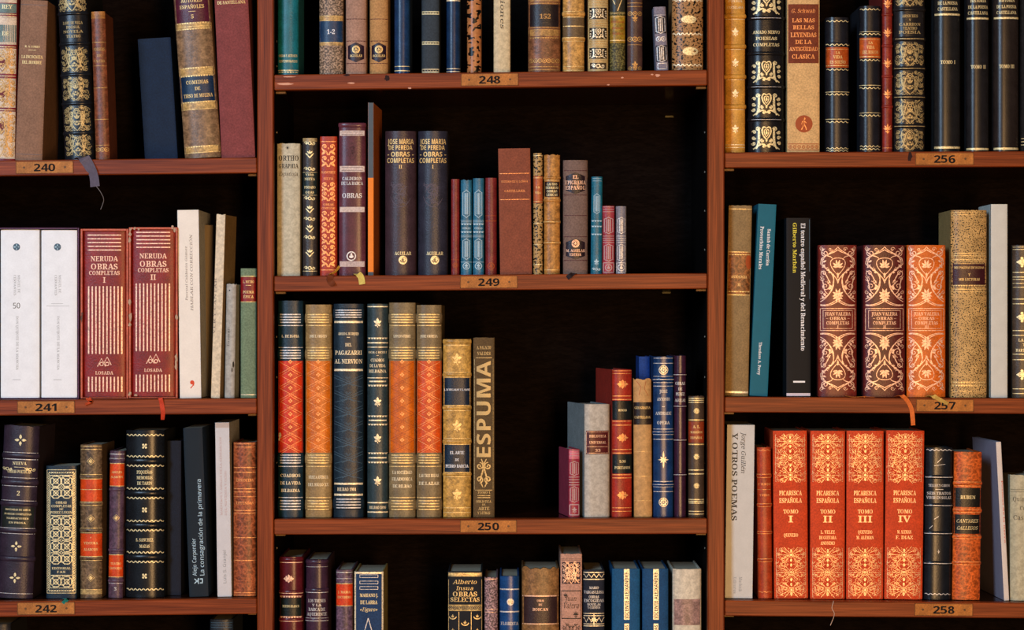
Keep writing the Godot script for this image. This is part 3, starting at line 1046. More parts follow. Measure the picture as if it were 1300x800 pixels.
			"fld":
				var rg := RandomNumberGenerator.new()
				rg.seed = 7 + int(e[2]) % 5
				pen.field(e[1], V.call(e[3]), V.call(e[2]), e[4] if e.size() > 4 else 0.9, rg)
			"box":
				var fr: float = (e[3] if e.size() > 3 else 0.9) * sp.w * 0.5
				var wd: float = e[4] if e.size() > 4 else 0.8
				var y0: float = V.call(e[1])
				var y1: float = V.call(e[2])
				pen.line(Vector2(-fr, y0), Vector2(fr, y0), wd)
				pen.line(Vector2(-fr, y1), Vector2(fr, y1), wd)
				pen.line(Vector2(-fr, y1), Vector2(-fr, y0), wd)
				pen.line(Vector2(fr, y1), Vector2(fr, y0), wd)
			"seg":   # free line x0 y0 x1 y1 width
				pen.line(Vector2(uat.call(e[1], e[2]), V.call(e[2])), Vector2(uat.call(e[3], e[4]), V.call(e[4])), e[5] if e.size() > 5 else 0.8)
			"tx":    # words, y, cap height, length, face, x
				var u := 0.0 if e.size() < 7 else uat.call(e[6], e[2]) as float
				write(ink[t], func(q: Vector2) -> Vector3: return sp.pt(clampf(q.x, -sp.w * 0.497, sp.w * 0.497), q.y, 0.3), func(q: Vector2) -> Vector3: return sp.nrm(q.x), e[1], Vector2(u, V.call(e[2])), e[3], e[4] if e.size() > 4 else 0.0, e[5] if e.size() > 5 else "b", 0, am)
			"tv":    # words, x, y from, y to, cap height, 1 upwards / -1 downwards, face
				var ym: float = (e[3] + e[4]) * 0.5
				write(ink[t], func(q: Vector2) -> Vector3: return sp.pt(clampf(q.x, -sp.w * 0.497, sp.w * 0.497), q.y, 0.3), func(q: Vector2) -> Vector3: return sp.nrm(q.x), e[1], Vector2(uat.call(e[2], ym), V.call(ym)), e[5], absf(e[4] - e[3]), e[7] if e.size() > 7 else "r", e[6])
	var flat := ["white", "ink", "grey", "pink", "yellow", "palebl", "blind", "black", "navy", "orange", "maroon", "darkred", "rust", "emboss", "taupe"]
	for q in gilt:
		if gilt[q].v.size():
			part("tooling", gilt[q], mat("ink" if q in flat else "gilt", tone(q)), root).set_meta("kind", "stuff")
	for q in ink:
		if ink[q].v.size():
			part("lettering", ink[q], mat("ink" if q in flat else "foil", tone(q)), root)
	return root

func _ready() -> void:
	rng.seed = 4
	var cam := Camera3D.new()
	cam.name = "camera"
	cam.position = Vector3(0, 0, EYE)
	cam.fov = rad_to_deg(2.0 * atan(0.4 / EYE))
	cam.near = 0.05
	cam.far = 20.0
	add_child(cam)
	cam.current = true
	var we := WorldEnvironment.new()
	we.name = "environment"
	var env := Environment.new()
	env.background_mode = Environment.BG_COLOR
	env.background_color = Color(0, 0, 0)
	env.tonemap_mode = Environment.TONE_MAPPER_LINEAR
	env.tonemap_exposure = 1.0
	env.sdfgi_enabled = true
	env.ssao_enabled = true
	env.ssil_enabled = true
	we.environment = env
	add_child(we)
	# cool daylight from the high window in the wall opposite the shelves
	var day := AreaLight3D.new()
	day.name = "window_light"
	day.light_color = Color(0.74, 0.87, 1.0)
	day.light_energy = 25.0
	day.area_size = Vector2(1.0, 2.2)
	day.position = Vector3(-2.15, 1.6, 4.77)
	day.shadow_enabled = true
	add_child(day)
	make_textures()
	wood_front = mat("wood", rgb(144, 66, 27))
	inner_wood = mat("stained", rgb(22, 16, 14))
	room()
	bookcase()
	row_240()
	row_241()
	row_242()
	row_248()
	row_249()
	row_250()
	row_251()
	row_256()
	row_257()
	row_258()

func room() -> void:
	var wall := mat("dull", rgb(96, 86, 78))
	var a := Acc.new()
	a.box(Vector3(-3.0, -1.30, -0.45), Vector3(3.0, -1.20, 4.95), 0, 0, 1.0, 4.0)
	structure("floor", a, mat("wood", rgb(82, 54, 36)))
	a = Acc.new()
	a.box(Vector3(-3.0, 3.1, -0.45), Vector3(3.0, 3.2, 4.95))
	structure("ceiling", a, mat("dull", rgb(130, 126, 120)))
	for w in [["wall_left", Vector3(-3.1, -1.3, -0.45), Vector3(-3.0, 3.2, 4.95)], ["wall_right", Vector3(3.0, -1.3, -0.45), Vector3(3.1, 3.2, 4.95)], ["wall_front", Vector3(-3.0, -1.2, -0.45), Vector3(3.0, 3.1, -0.36)], ["wall_back", Vector3(-3.0, -1.2, 4.85), Vector3(3.0, 3.1, 4.95)]]:
		a = Acc.new()
		a.box(w[1], w[2])
		structure(w[0], a, wall)
	# tall window: a bright pane in a wooden frame
	a = Acc.new()
	a.box(Vector3(-2.65, 0.5, 4.80), Vector3(-1.65, 2.7, 4.815))
	var pane := StandardMaterial3D.new()
	pane.albedo_color = Color(0.8, 0.85, 0.9)
	pane.emission_enabled = true
	pane.emission = Color(0.74, 0.87, 1.0)
	pane.emission_energy_multiplier = 1.5
	var win := structure("window_1", a, pane)
	a = Acc.new()
	for e in [[-2.71, 0.44, -1.59, 0.5], [-2.71, 2.7, -1.59, 2.76], [-2.71, 0.5, -2.65, 2.7], [-1.65, 0.5, -1.59, 2.7]]:
		a.box(Vector3(e[0], e[1], 4.79), Vector3(e[2], e[3], 4.85), 0.004, 1, 1.0, 4.0)
	part("window_frame", a, mat("wood", rgb(150, 120, 90)), win)
	# a tall paper column lamp standing across the room
	var lamp := thing("floor_lamp", "tall column lamp with a warm paper shade across the room", "lamp")
	lamp.position = Vector3(0.52, -1.2, 4.5)
	var tube := func(r0: float, r1: float, y0: float, y1: float, cap: bool) -> Acc:
		var q := Acc.new()
		for i in 24:
			var d0 := Vector3(cos(TAU * i / 24), 0, sin(TAU * i / 24))
			var d1 := Vector3(cos(TAU * (i + 1) / 24), 0, sin(TAU * (i + 1) / 24))
			q.face([d0 * r0 + Vector3(0, y0, 0), d1 * r0 + Vector3(0, y0, 0), d1 * r1 + Vector3(0, y1, 0), d0 * r1 + Vector3(0, y1, 0)], d0 + d1, 1)
			if cap:
				q.face([Vector3(0, y0, 0), d0 * r0 + Vector3(0, y0, 0), d1 * r0 + Vector3(0, y0, 0)], Vector3(0, -1, 0))
				q.face([Vector3(0, y1, 0), d0 * r1 + Vector3(0, y1, 0), d1 * r1 + Vector3(0, y1, 0)], Vector3(0, 1, 0))
		return q
	part("base", tube.call(0.2, 0.19, 0.0, 0.04, true), mat("brass", rgb(120, 90, 55)), lamp)
	part("pole", tube.call(0.012, 0.012, 0.04, 0.2, true), mat("brass", rgb(120, 90, 55)), lamp)
	var glow := StandardMaterial3D.new()
	glow.albedo_color = Color(0.9, 0.82, 0.7)
	glow.emission_enabled = true
	glow.emission = Color(1.0, 0.80, 0.56)
	glow.emission_energy_multiplier = 1.5
	part("lamp_shade", tube.call(0.17, 0.17, 0.2, 1.6, true), glow, lamp)
	var bulb := AreaLight3D.new()
	bulb.name = "lamp_light"
	bulb.light_color = Color(1.0, 0.78, 0.52)
	bulb.light_energy = 13.5
	bulb.area_size = Vector2(0.34, 1.4)
	bulb.position = Vector3(0.5, -0.3, 4.3)
	bulb.rotation = Vector3(0, atan2(0.5, 4.3), 0)
	bulb.shadow_enabled = true
	add_child(bulb)

func bookcase() -> void:
	var o := thing("bookcase", "tall cherry-wood bookcase frame with three bays and a black back", "bookcase")
	o.position = Vector3(0, -1.2, 0)
	var up := [[-246, -224], [326.6, 347.2], [898.4, 919.6], [1471, 1493]]
	for i in up.size():
		var a := Acc.new()
		a.box(Vector3((up[i][0] - 650) * 0.001, 0.0, -0.322), Vector3((up[i][1] - 650) * 0.001, 1.86, -0.0161), 0.0, 1, 1.1, 9.0, Vector2(i * 0.31, i * 0.47))
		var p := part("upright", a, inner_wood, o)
		a = Acc.new()
		a.box(Vector3((up[i][0] - 650) * 0.001, 0.0, -0.016), Vector3((up[i][1] - 650) * 0.001, 1.86, 0.0012), 0.0013, 1, 1.1, 9.0, Vector2(i * 0.31, i * 0.47))
		part("front_lipping", a, wood_front, p)
		for s in [0, 1]:   # rows of sleeves for the shelf supports
			if (i == 0 and s == 0) or (i == 3 and s == 1):
				continue
			var x: float = (up[i][s] - 650) * 0.001
			var e := 1.0 if s else -1.0
			for y in [48, 80, 165, 216, 266, 316, 428, 480, 590, 700]:
				if y == 216 and i + s < 2:
					continue
				var q := Acc.new()
				var c := Vector3(x, 1.6 - y * 0.001, -0.047)
				for j in 8:
					var d0 := Vector3(0, cos(TAU * j / 8), sin(TAU * j / 8)) * 0.0012
					var d1 := Vector3(0, cos(TAU * (j + 1) / 8), sin(TAU * (j + 1) / 8)) * 0.0012
					q.face([c + Vector3(e * 0.0012, 0, 0), c + d0 + Vector3(e * 0.0009, 0, 0), c + d1 + Vector3(e * 0.0009, 0, 0)], Vector3(e, 0, 0))
					q.face([c + d0, c + d1, c + d1 + Vector3(e * 0.0009, 0, 0), c + d0 + Vector3(e * 0.0009, 0, 0)], d0 + d1)
				part("pin_sleeve", q, mat("brass", rgb(170, 150, 128)), p)
	var b := Acc.new()
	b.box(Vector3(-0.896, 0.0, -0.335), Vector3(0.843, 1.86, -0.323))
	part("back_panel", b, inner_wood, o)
	b = Acc.new()
	b.box(Vector3(-0.91, 1.8602, -0.335), Vector3(0.857, 1.885, 0.01), 0.002, 0, 1.1, 9.0)
	part("top_board", b, wood_front, o)
	for q in [Vector2(0.218, 1.475), Vector2(0.214, 1.231)]:   # small brass clips on the back
		b = Acc.new()
		b.box(Vector3(q.x - 0.006, q.y - 0.0015, -0.3228), Vector3(q.x + 0.006, q.y + 0.0015, -0.319), 0.0005)
		part("clip", b, mat("brass", rgb(84, 78, 52)), o)
	var pale := rgb(205, 150, 122)
	var dark := rgb(38, 14, 12)
	shelf(239, [-223, -112, 325.8, -112], [], "plain shelf board above the shelf of the leaning mauve book")
	shelf(247, [348, -185, 897.6, -185], [], "plain shelf board above the teal and tortoiseshell books")
	shelf(255, [920.4, -112, 1470, -112], [], "plain shelf board above the golden yellow book")
	shelf(243, [-223, 1010, 325.8, 1010], [], "plain shelf board under the charcoal ribbed-head book")
	shelf(251, [348, 948, 897.6, 948], [], "plain shelf board under the boxed blue book and salmon book")
	shelf(259, [920.4, 1012, 1470, 1012], [], "empty plain shelf board under the vermilion volumes' shelf")
	shelf(240, [-223, 206.5, 325.8, 200], [20, 93], "shelf board with plate 240 carrying the mauve and black arabesque books")
	shelf(241, [-223, 509.4, 325.8, 506], [22, 95], "shelf board with plate 241 carrying white and red slipcases")
	shelf(242, [-223, 766.6, 325.8, 760], [22, 95], "shelf board with plate 242 carrying the thick black and strapwork books")
	shelf(248, [348, 95, 897.6, 88.6], [585, 658], "chipped shelf board with plate 248 carrying teal and tortoiseshell books", [[361, 106.5, 11, 1.6, pale], [366, 97.5, 9, 0.7, pale], [446, 105.5, 5, 1.2, pale], [520, 112, 2.6, 0.9, pale], [790, 98.6, 2, 1, pale], [772, 107.6, 1.8, 0.8, pale], [828, 94.6, 2, 0.9, pale], [835, 95.6, 3.4, 1.9, pale], [491, 99, 3.4, 5, dark], [440, 95.4, 4, 1.6, dark]])
	shelf(249, [348, 350.5, 897.6, 347], [584, 657], "shelf board with plate 249 carrying the stamped-portrait volumes", [[420, 362, 2, 2, rgb(60, 24, 12)]])
	shelf(250, [348, 659.4, 897.6, 658.4], [584, 656], "shelf board with plate 250 carrying orange-panelled books and an empty gap")
	shelf(256, [920.4, 193.5, 1470, 191.5], [1162, 1236], "shelf board with plate 256 carrying the golden yellow book", [[1155, 199, 3, 6.5, dark]])
	shelf(257, [920.4, 504, 1470, 507], [1163, 1236], "shelf board with plate 257 carrying the arabesque-tooled volumes")
	shelf(258, [920.4, 762.6, 1470, 767], [1161, 1235], "shelf board with plate 258 carrying the vermilion volumes")

# ---------- left bay ----------
func row_240() -> void:
	book({"x": [-19, 18.5], "t": -52, "s": 240, "k": 0.013, "c": rgb(118, 22, 36), "b": 4.0, "l": "cream gilt book with dark red diamonds and grey-green title label", "e": [
		["pt", -40, 4, rgb(206, 176, 150)], ["pt", 5, 17, rgb(92, 112, 104), 0.97], ["pt", 22, 57, rgb(206, 176, 150)], ["pt", 32, 54, rgb(92, 112, 104), 0.97], ["pt", 62, 94, rgb(206, 176, 150)], ["pt", 100, 137, rgb(206, 176, 150)], ["pt", 142, 202, rgb(206, 176, 150)],
		["g", "bronze"], ["fld", "arab", 62, 94, 0.95], ["fld", "arab", 100, 137, 0.95], ["fld", "arab", 142, 200, 0.95], ["g", "darkred"], ["mot", "dia", 3, 80, 20], ["mot", "dia", 3, 119, 20], ["mot", "dia", 2, 160, 20],
		["g", "pale"], ["ln", 18.5, 0.6], ["ln", 21, 0.6], ["ln", 60, 0.7], ["ln", 97, 0.7], ["ln", 140, 0.7], ["tx", "DE", 43, 5, 0, "b", 7], ["tx", "REY", 9, 5, 0, "b", 9]]})
	book({"x": [18.8, 53.4], "t": 1, "s": 240, "k": 0.035, "m": "cloth", "c": rgb(132, 98, 76), "b": 3.0, "l": "plain taupe cloth book with small gilt title, leaning right", "e": [
		["g", "blind"], ["ln", 7, 0.35], ["ln", 197, 0.35], ["g", "gold"], ["tx", "R. A. CORRO", 60, 2.6, 19], ["ln", 64.5, 0.4, 0.3], ["tx", "LA INCOGNITA", 73, 4, 27], ["tx", "DEL HOMBRE", 80, 4, 25]]})
	var bk := book({"x": [81, 118.6], "t": -46, "s": 240, "k": -0.044, "m": "shiny", "c": rgb(22, 24, 28), "b": 8.5, "l": "black leather book with dense gilt arabesque panels and grey ribbon", "e": [
		["rb", 18, 4.5, 1.4], ["rb", 56.5, 4.5, 1.4], ["rb", 96, 4.5, 1.4], ["rb", 132.5, 4.5, 1.4], ["rb", 170, 4.5, 1.4], ["g", "dim"], ["fld", "arab", -40, -24, 0.86], ["fld", "arab", -18, 15, 0.86], ["fld", "arab", 63, 92, 0.86], ["fld", "arab", 100, 128.5, 0.86], ["fld", "arab", 137, 167, 0.86], ["fld", "arab", 173.5, 199, 0.86],
		["tx", "LOPE DE VEGA", 30, 3.6, 25], ["tx", "POESIA", 35.5, 3.4, 17], ["tx", "NOVELA", 41, 3.4, 25], ["tx", "TEATRO", 47, 3.4, 18]]})
	strip([[98, 201.5, -14, 0], [106, 201.2, 1, 15], [112, 208, 2.4, -10], [119, 222, 2.2, -30], [121, 237, 1.8, -25]], 14.0, bk, mat("cloth", rgb(92, 84, 96)))
	strip([[122, 236, 2.0, 0], [128, 244, 2.2, 40], [132, 254, 2.4, 60], [128, 266, 2.0, 20]], 0.7, bk, mat("dull", rgb(110, 105, 105)), "loose_thread")
	book({"x": [121.2, 139.4], "t": 15, "s": 240, "k": -0.033, "m": "calf", "c": rgb(112, 60, 36), "worn": 2.5, "dp": 72, "l": "small rubbed brown calf book with gilt head beside black arabesque book", "e": [
		["pt", 15, 24, rgb(150, 98, 46), 0.97, "calf"], ["g", "bronze"], ["ln", 54, 0.8], ["tx", "POESIAS", 63, 4, 14], ["tx", "DE", 71, 3.2, 0], ["tx", "VALERA", 78, 3.4, 14], ["ln", 84, 0.5], ["ln", 112, 0.8], ["ln", 152, 0.8], ["ln", 185, 0.6], ["fld", "frieze", 187, 194, 0.9]]})
	book({"x": [184, 226], "t": 50, "s": 240, "k": -0.06, "z": 95, "m": "cloth", "c": rgb(11, 32, 56), "b": 1.5, "p": 4.0, "dp": 90, "l": "dark blue cloth book pushed far back behind the others"})
	book({"x": [234, 280.2], "t": -44, "s": 240, "k": -0.072, "m": "calf", "c": rgb(122, 94, 66), "b": 7.0, "l": "mottled tan calf book with navy title label and gilt rolls", "e": [
		["pt", -12, 31, rgb(74, 22, 40)], ["pt", 31, 39, rgb(176, 142, 84), 0.985, "calf"], ["pt", 88, 97, rgb(176, 142, 84), 0.985, "calf"], ["pt", 98, 131, rgb(16, 40, 66)], ["pt", 131.5, 141, rgb(176, 142, 84), 0.985, "calf"], ["pt", 188, 196, rgb(176, 142, 84), 0.985, "calf"],
		["g", "gold"], ["ch", 31], ["ch", 38.5, 0.7], ["ch", 88, 0.8], ["ch", 98, 0.9], ["ch", 131.5, 0.9], ["ch", 188, 0.9], ["ln", 140.5, 0.5], ["ln", 35, 0.5], ["ln", 195.5, 0.8], ["tx", "AUTORES", 2, 4.6, 27], ["tx", "ESPAÑOLES", 10, 4.6, 31], ["ln", 16, 0.5, 0.2], ["tx", "5", 22.5, 5], ["tx", "COMEDIAS", 106, 4.6, 28], ["tx", "DE", 114, 4.2, 7], ["tx", "TIRSO DE MOLINA", 123, 4.6, 37]]})
	book({"x": [281, 324], "t": -34, "s": 240, "k": -0.045, "m": "cloth", "c": rgb(122, 58, 56), "b": 3.0, "l": "plain dusty mauve cloth book leaning against the calf volume", "e": [["tx", "MARQUES", -4, 4, 24], ["tx", "DE SANTILLANA", 4, 4, 36]]})

func slipcase(x0: float, x1: float, y0: float, s: int, wall: float, dp: float, c: Color, edge: Color, label: String) -> Node3D:
	var sc := (EYE * 1000.0 + 21.0) / (EYE * 1000.0)
	var wx := ((x0 + x1) * 0.5 - 650.0) * sc
	var wy := 400.0 - shelf_y(s, wx + 650.0)
	var h := (400.0 - wy / sc - y0) * sc
	var w := (x1 - x0) * sc - 0.3
	var o := thing("slipcase", label, "slipcase", "slipcases on the shelf numbered %d" % s)
	o.position = Vector3(wx, wy + 0.5, -21.0) * 0.001
	for e in [["side_wall", -w * 0.5, 0, -w * 0.5 + wall, h], ["side_wall", w * 0.5 - wall, 0, w * 0.5, h], ["top_wall", -w * 0.5 + wall, h - wall, w * 0.5 - wall, h], ["bottom_wall", -w * 0.5 + wall, 0, w * 0.5 - wall, wall * 0.6]]:
		var a := Acc.new()
		a.box(Vector3(e[1], e[2], -dp) * 0.001, Vector3(e[3], e[4], -2.0) * 0.001, 0.0003, 1)
		var p := part(e[0], a, mat("cloth", c), o)
		a = Acc.new()
		a.box(Vector3(e[1], e[2], -2.0) * 0.001, Vector3(e[3], e[4], 0) * 0.001, 0.0005, 1)
		part("edge", a, mat("leather", edge), p)
	var b := Acc.new()
	b.box(Vector3(-w * 0.5 + wall, wall, -dp) * 0.001, Vector3(w * 0.5 - wall, h - wall, -dp + 2.0) * 0.001)
	part("back_wall", b, mat("cloth", c), o)
	return o

func tear(o: Node3D, pts: Array, c: Color, r := 2.4) -> void:
	# ragged board laid bare along a slipcase's edge: x, y in table units
	var inv := o.transform.affine_inverse()
	for q in pts:
		var a := Acc.new()
		var ctr := Vector3((q[0] - 650.0) * 1.006, (400.0 - q[1]) * 1.006, -20.6) * 0.001
		var n := 9
		for k in 2:
			var rim := []
			for i in n:
				var f := r * (0.6 + 0.8 * rng.randf()) * (1.0 - 0.4 * k)
				rim.append(inv * (ctr + Vector3(cos(TAU * i / n) * f * 0.8, sin(TAU * i / n) * f * q[2], 0.2 + 0.9 * k - 0.6 * rng.randf()) * 0.001))
			for i in n:
				a.face([inv * (ctr + Vector3(0, 0, 1.2 + k) * 0.001), rim[i], rim[(i + 1) % n]], Vector3(0, 0, 1), 0, 40, 40)
		part("torn_edge", a, mat("vellum", c), o)

func row_241() -> void:
	slipcase(-4.5, 100.5, 289.5, 241, 2.0, 165, rgb(62, 34, 54), rgb(78, 42, 66), "dark plum slipcase holding two white volumes")
	for v in 2:
		var o := [[0.6, 50.2], [52.2, 97.8]][v] as Array
		var x := 21.0 if v == 0 else 73.0
		var e := [["g", "blind"], ["mot", "disc", x, 315.5, 9], ["g", "palebl"], ["mot", "cross", x, 315.5, 7], ["k", "grey"], ["tv", "MIGUEL DE", x + 3, 351, 374, 2.8, -1], ["tv", "CERVANTES", x - 2, 351, 377, 2.8, -1], ["tv", "DON QUIJOTE DE LA MANCHA", x + 1, 403, 472, 2.8, -1], ["g", "grey"], ["seg", x - 5, 484, x + 5, 484, 0.5]]
		if v == 0:
			e.append_array([["k", "ink"], ["tx", "50", 390, 7, 9, "s", x]])
		else:
			e.append_array([["seg", 65, 387.5, 80, 387.5, 0.35], ["seg", 59, 390.5, 88, 390.5, 0.35]])
		var bk := book({"x": o, "t": 293.5 + v * 0.5, "s": 241, "m": "paper", "c": rgb(226, 230, 232), "b": 2.0, "p": 5.0, "dp": 150, "side": rgb(200, 204, 208), "sm": "paper", "page": rgb(225, 220, 208), "l": ["white paper-covered volume with the number 50 in dark slipcase", "white paper-covered volume beside red slipcase, inside the dark slipcase"][v], "e": e})
		bk.position.y += 0.0016
	for v in 2:
		var dy := -3.5 * v
		var x0 := [112.5, 173.0][v] as float
		var sl := slipcase([102.0, 163.4][v], [163.0, 225.6][v], [291.0, 289.0][v], 241, 2.6, 150, rgb(104, 26, 16), rgb(180, 86, 60), ["dark red slipcase with pale worn rim holding volume I", "dark red slipcase with torn corners holding volume II"][v])
		if v == 0:
			tear(sl, [[103.4, 404, 3.0], [104, 398, 1.2]], rgb(90, 60, 45), 1.6)
		else:
			tear(sl, [[166, 291, 0.8], [171, 290, 0.7], [176, 291, 0.6], [165, 297, 1.4], [164.6, 305, 1.5], [219, 289, 1.0], [222, 292, 1.2], [164.6, 384, 1.6], [165.4, 402, 2.6], [164.8, 412, 1.6], [224.2, 402, 1.5], [224, 455, 2.4], [223.4, 464, 2.4], [165, 500, 1.2], [172, 502, 0.6]], rgb(172, 140, 112), 2.3)
		var e := [["g", "rose"], ["ls", 301 + dy * 0.6, 320 + dy, 5, 1.3, 0.0], ["tx", "NERUDA", 331 + dy, 6.4, 35], ["tx", "OBRAS", 341 + dy, 7.4, 34], ["tx", "COMPLETAS", 349 + dy, 5.2, 39], ["tx", ["I", "II"][v], 358 + dy, 7, 0], ["vs", x0, x0 + 42, 366 + dy, 452 + dy, 10, 1.7], ["mot", "letters", 0, 463 + dy, 17], ["tx", "LOSADA", 476 + dy, 4.2, 23], ["vs", x0, x0 + 42, 481 + dy * 0.8, 500, 10, 1.7]]
		e[1] = ["ls", 301 + dy, 320 + dy, 5, 1.3, 0.77]
		var bk := book({"x": [[104.8, 160.2], [166.4, 222.6]][v], "t": [295.5, 292.5][v], "s": 241, "z": 1.0, "c": rgb(124, 22, 13), "b": 3.0, "p": 4.0, "dp": 138, "l": ["dark red striped volume marked I in its slipcase", "dark red striped volume marked II in its torn slipcase"][v], "e": e})
		bk.position.y += 0.0022
		if v == 0:
			strip([[112, 507, -14, 0], [112, 506.4, 0.5, 0], [115, 509.5, 1.8, -20], [108, 513, 1.4, -40]], 6, bk, mat("cloth", rgb(196, 74, 34)))
		else:
			strip([[204, 506.8, -14, 0], [204, 506.0, 0.5, 0], [205.5, 513, 1.6, -15], [207, 524, 1.4, 20], [206.5, 533, 1.0, 50]], 5.6, bk, mat("cloth", rgb(190, 62, 36)))
	book({"x": [228.2, 255.6], "t": 267, "s": 241, "k": -0.014, "pb": true, "m": "paper", "c": rgb(228, 220, 206), "l": "cream paperback with an orange comma mark, beside torn slipcase", "e": [["k", "taupe"], ["tv", "Pascual Calderón Gómez", 236.5, 313, 382, 2.8, 1, "i"], ["tv", "HABLAR CON CORRECCIÓN", 243, 298, 395, 3.2, 1, "i"], ["g", "orange"], ["oval", 244, 486, 2.7, 2.7], ["seg", 246.0, 486.5, 245.2, 490, 1.9], ["seg", 245.4, 489.4, 242, 493.4, 1.2]]})
	book({"x": [257.5, 268.5], "t": 286, "s": 241, "k": 0.01, "z": 70, "pb": true, "m": "paper", "c": rgb(120, 104, 80), "dp": 70, "l": "thin dull brown pamphlet pushed back behind the cream paperbacks"})
	book({"x": [267.4, 279.4], "t": 272, "s": 241, "k": 0.031, "yaw": -6.0, "pb": true, "worn": 2.0, "m": "vellum", "c": rgb(206, 188, 156), "dp": 70, "l": "thin yellowed booklet with frayed head and brown cover, leaning right", "side": rgb(150, 124, 86), "page": rgb(190, 175, 145), "e": [["k", "taupe"], ["tv", "VER Y CANTAR", 272.6, 353, 425, 3.2, 1]]})
	book({"x": [284.4, 297.4], "t": 360, "s": 241, "k": 0.018, "yaw": -6.0, "b": 2.4, "m": "vellum", "c": rgb(158, 154, 144), "worn": 3.0, "dp": 70, "l": "small grey crumpled vellum book with ink scrawl", "e": [["k", "ink"], ["tv", "Luzman", 290, 416, 440, 2.6, 1, "i"], ["g", "ink"], ["oval", 291.5, 369, 0.9, 0.9], ["oval", 296, 463, 1.0, 4.0], ["oval", 294.6, 470, 0.7, 3.0]]})
	book({"x": [305.2, 325.6], "t": 341, "s": 241, "m": "cloth", "c": rgb(106, 124, 96), "b": 4.0, "dp": 110, "l": "sage green cloth book with red leather title label", "e": [["pt", 352, 383, rgb(122, 18, 18)], ["g", "gold"], ["ln", 351, 0.8], ["ln", 383.5, 0.8], ["tx", "L. METRO", 358, 3.2, 14], ["ln", 362.5, 0.7, 0.35], ["tx", "POEMA", 371, 3.4, 14], ["tx", "ÉPICA", 377, 3.4, 13], ["g", "cream"], ["ln", 501.5, 1.0]]})

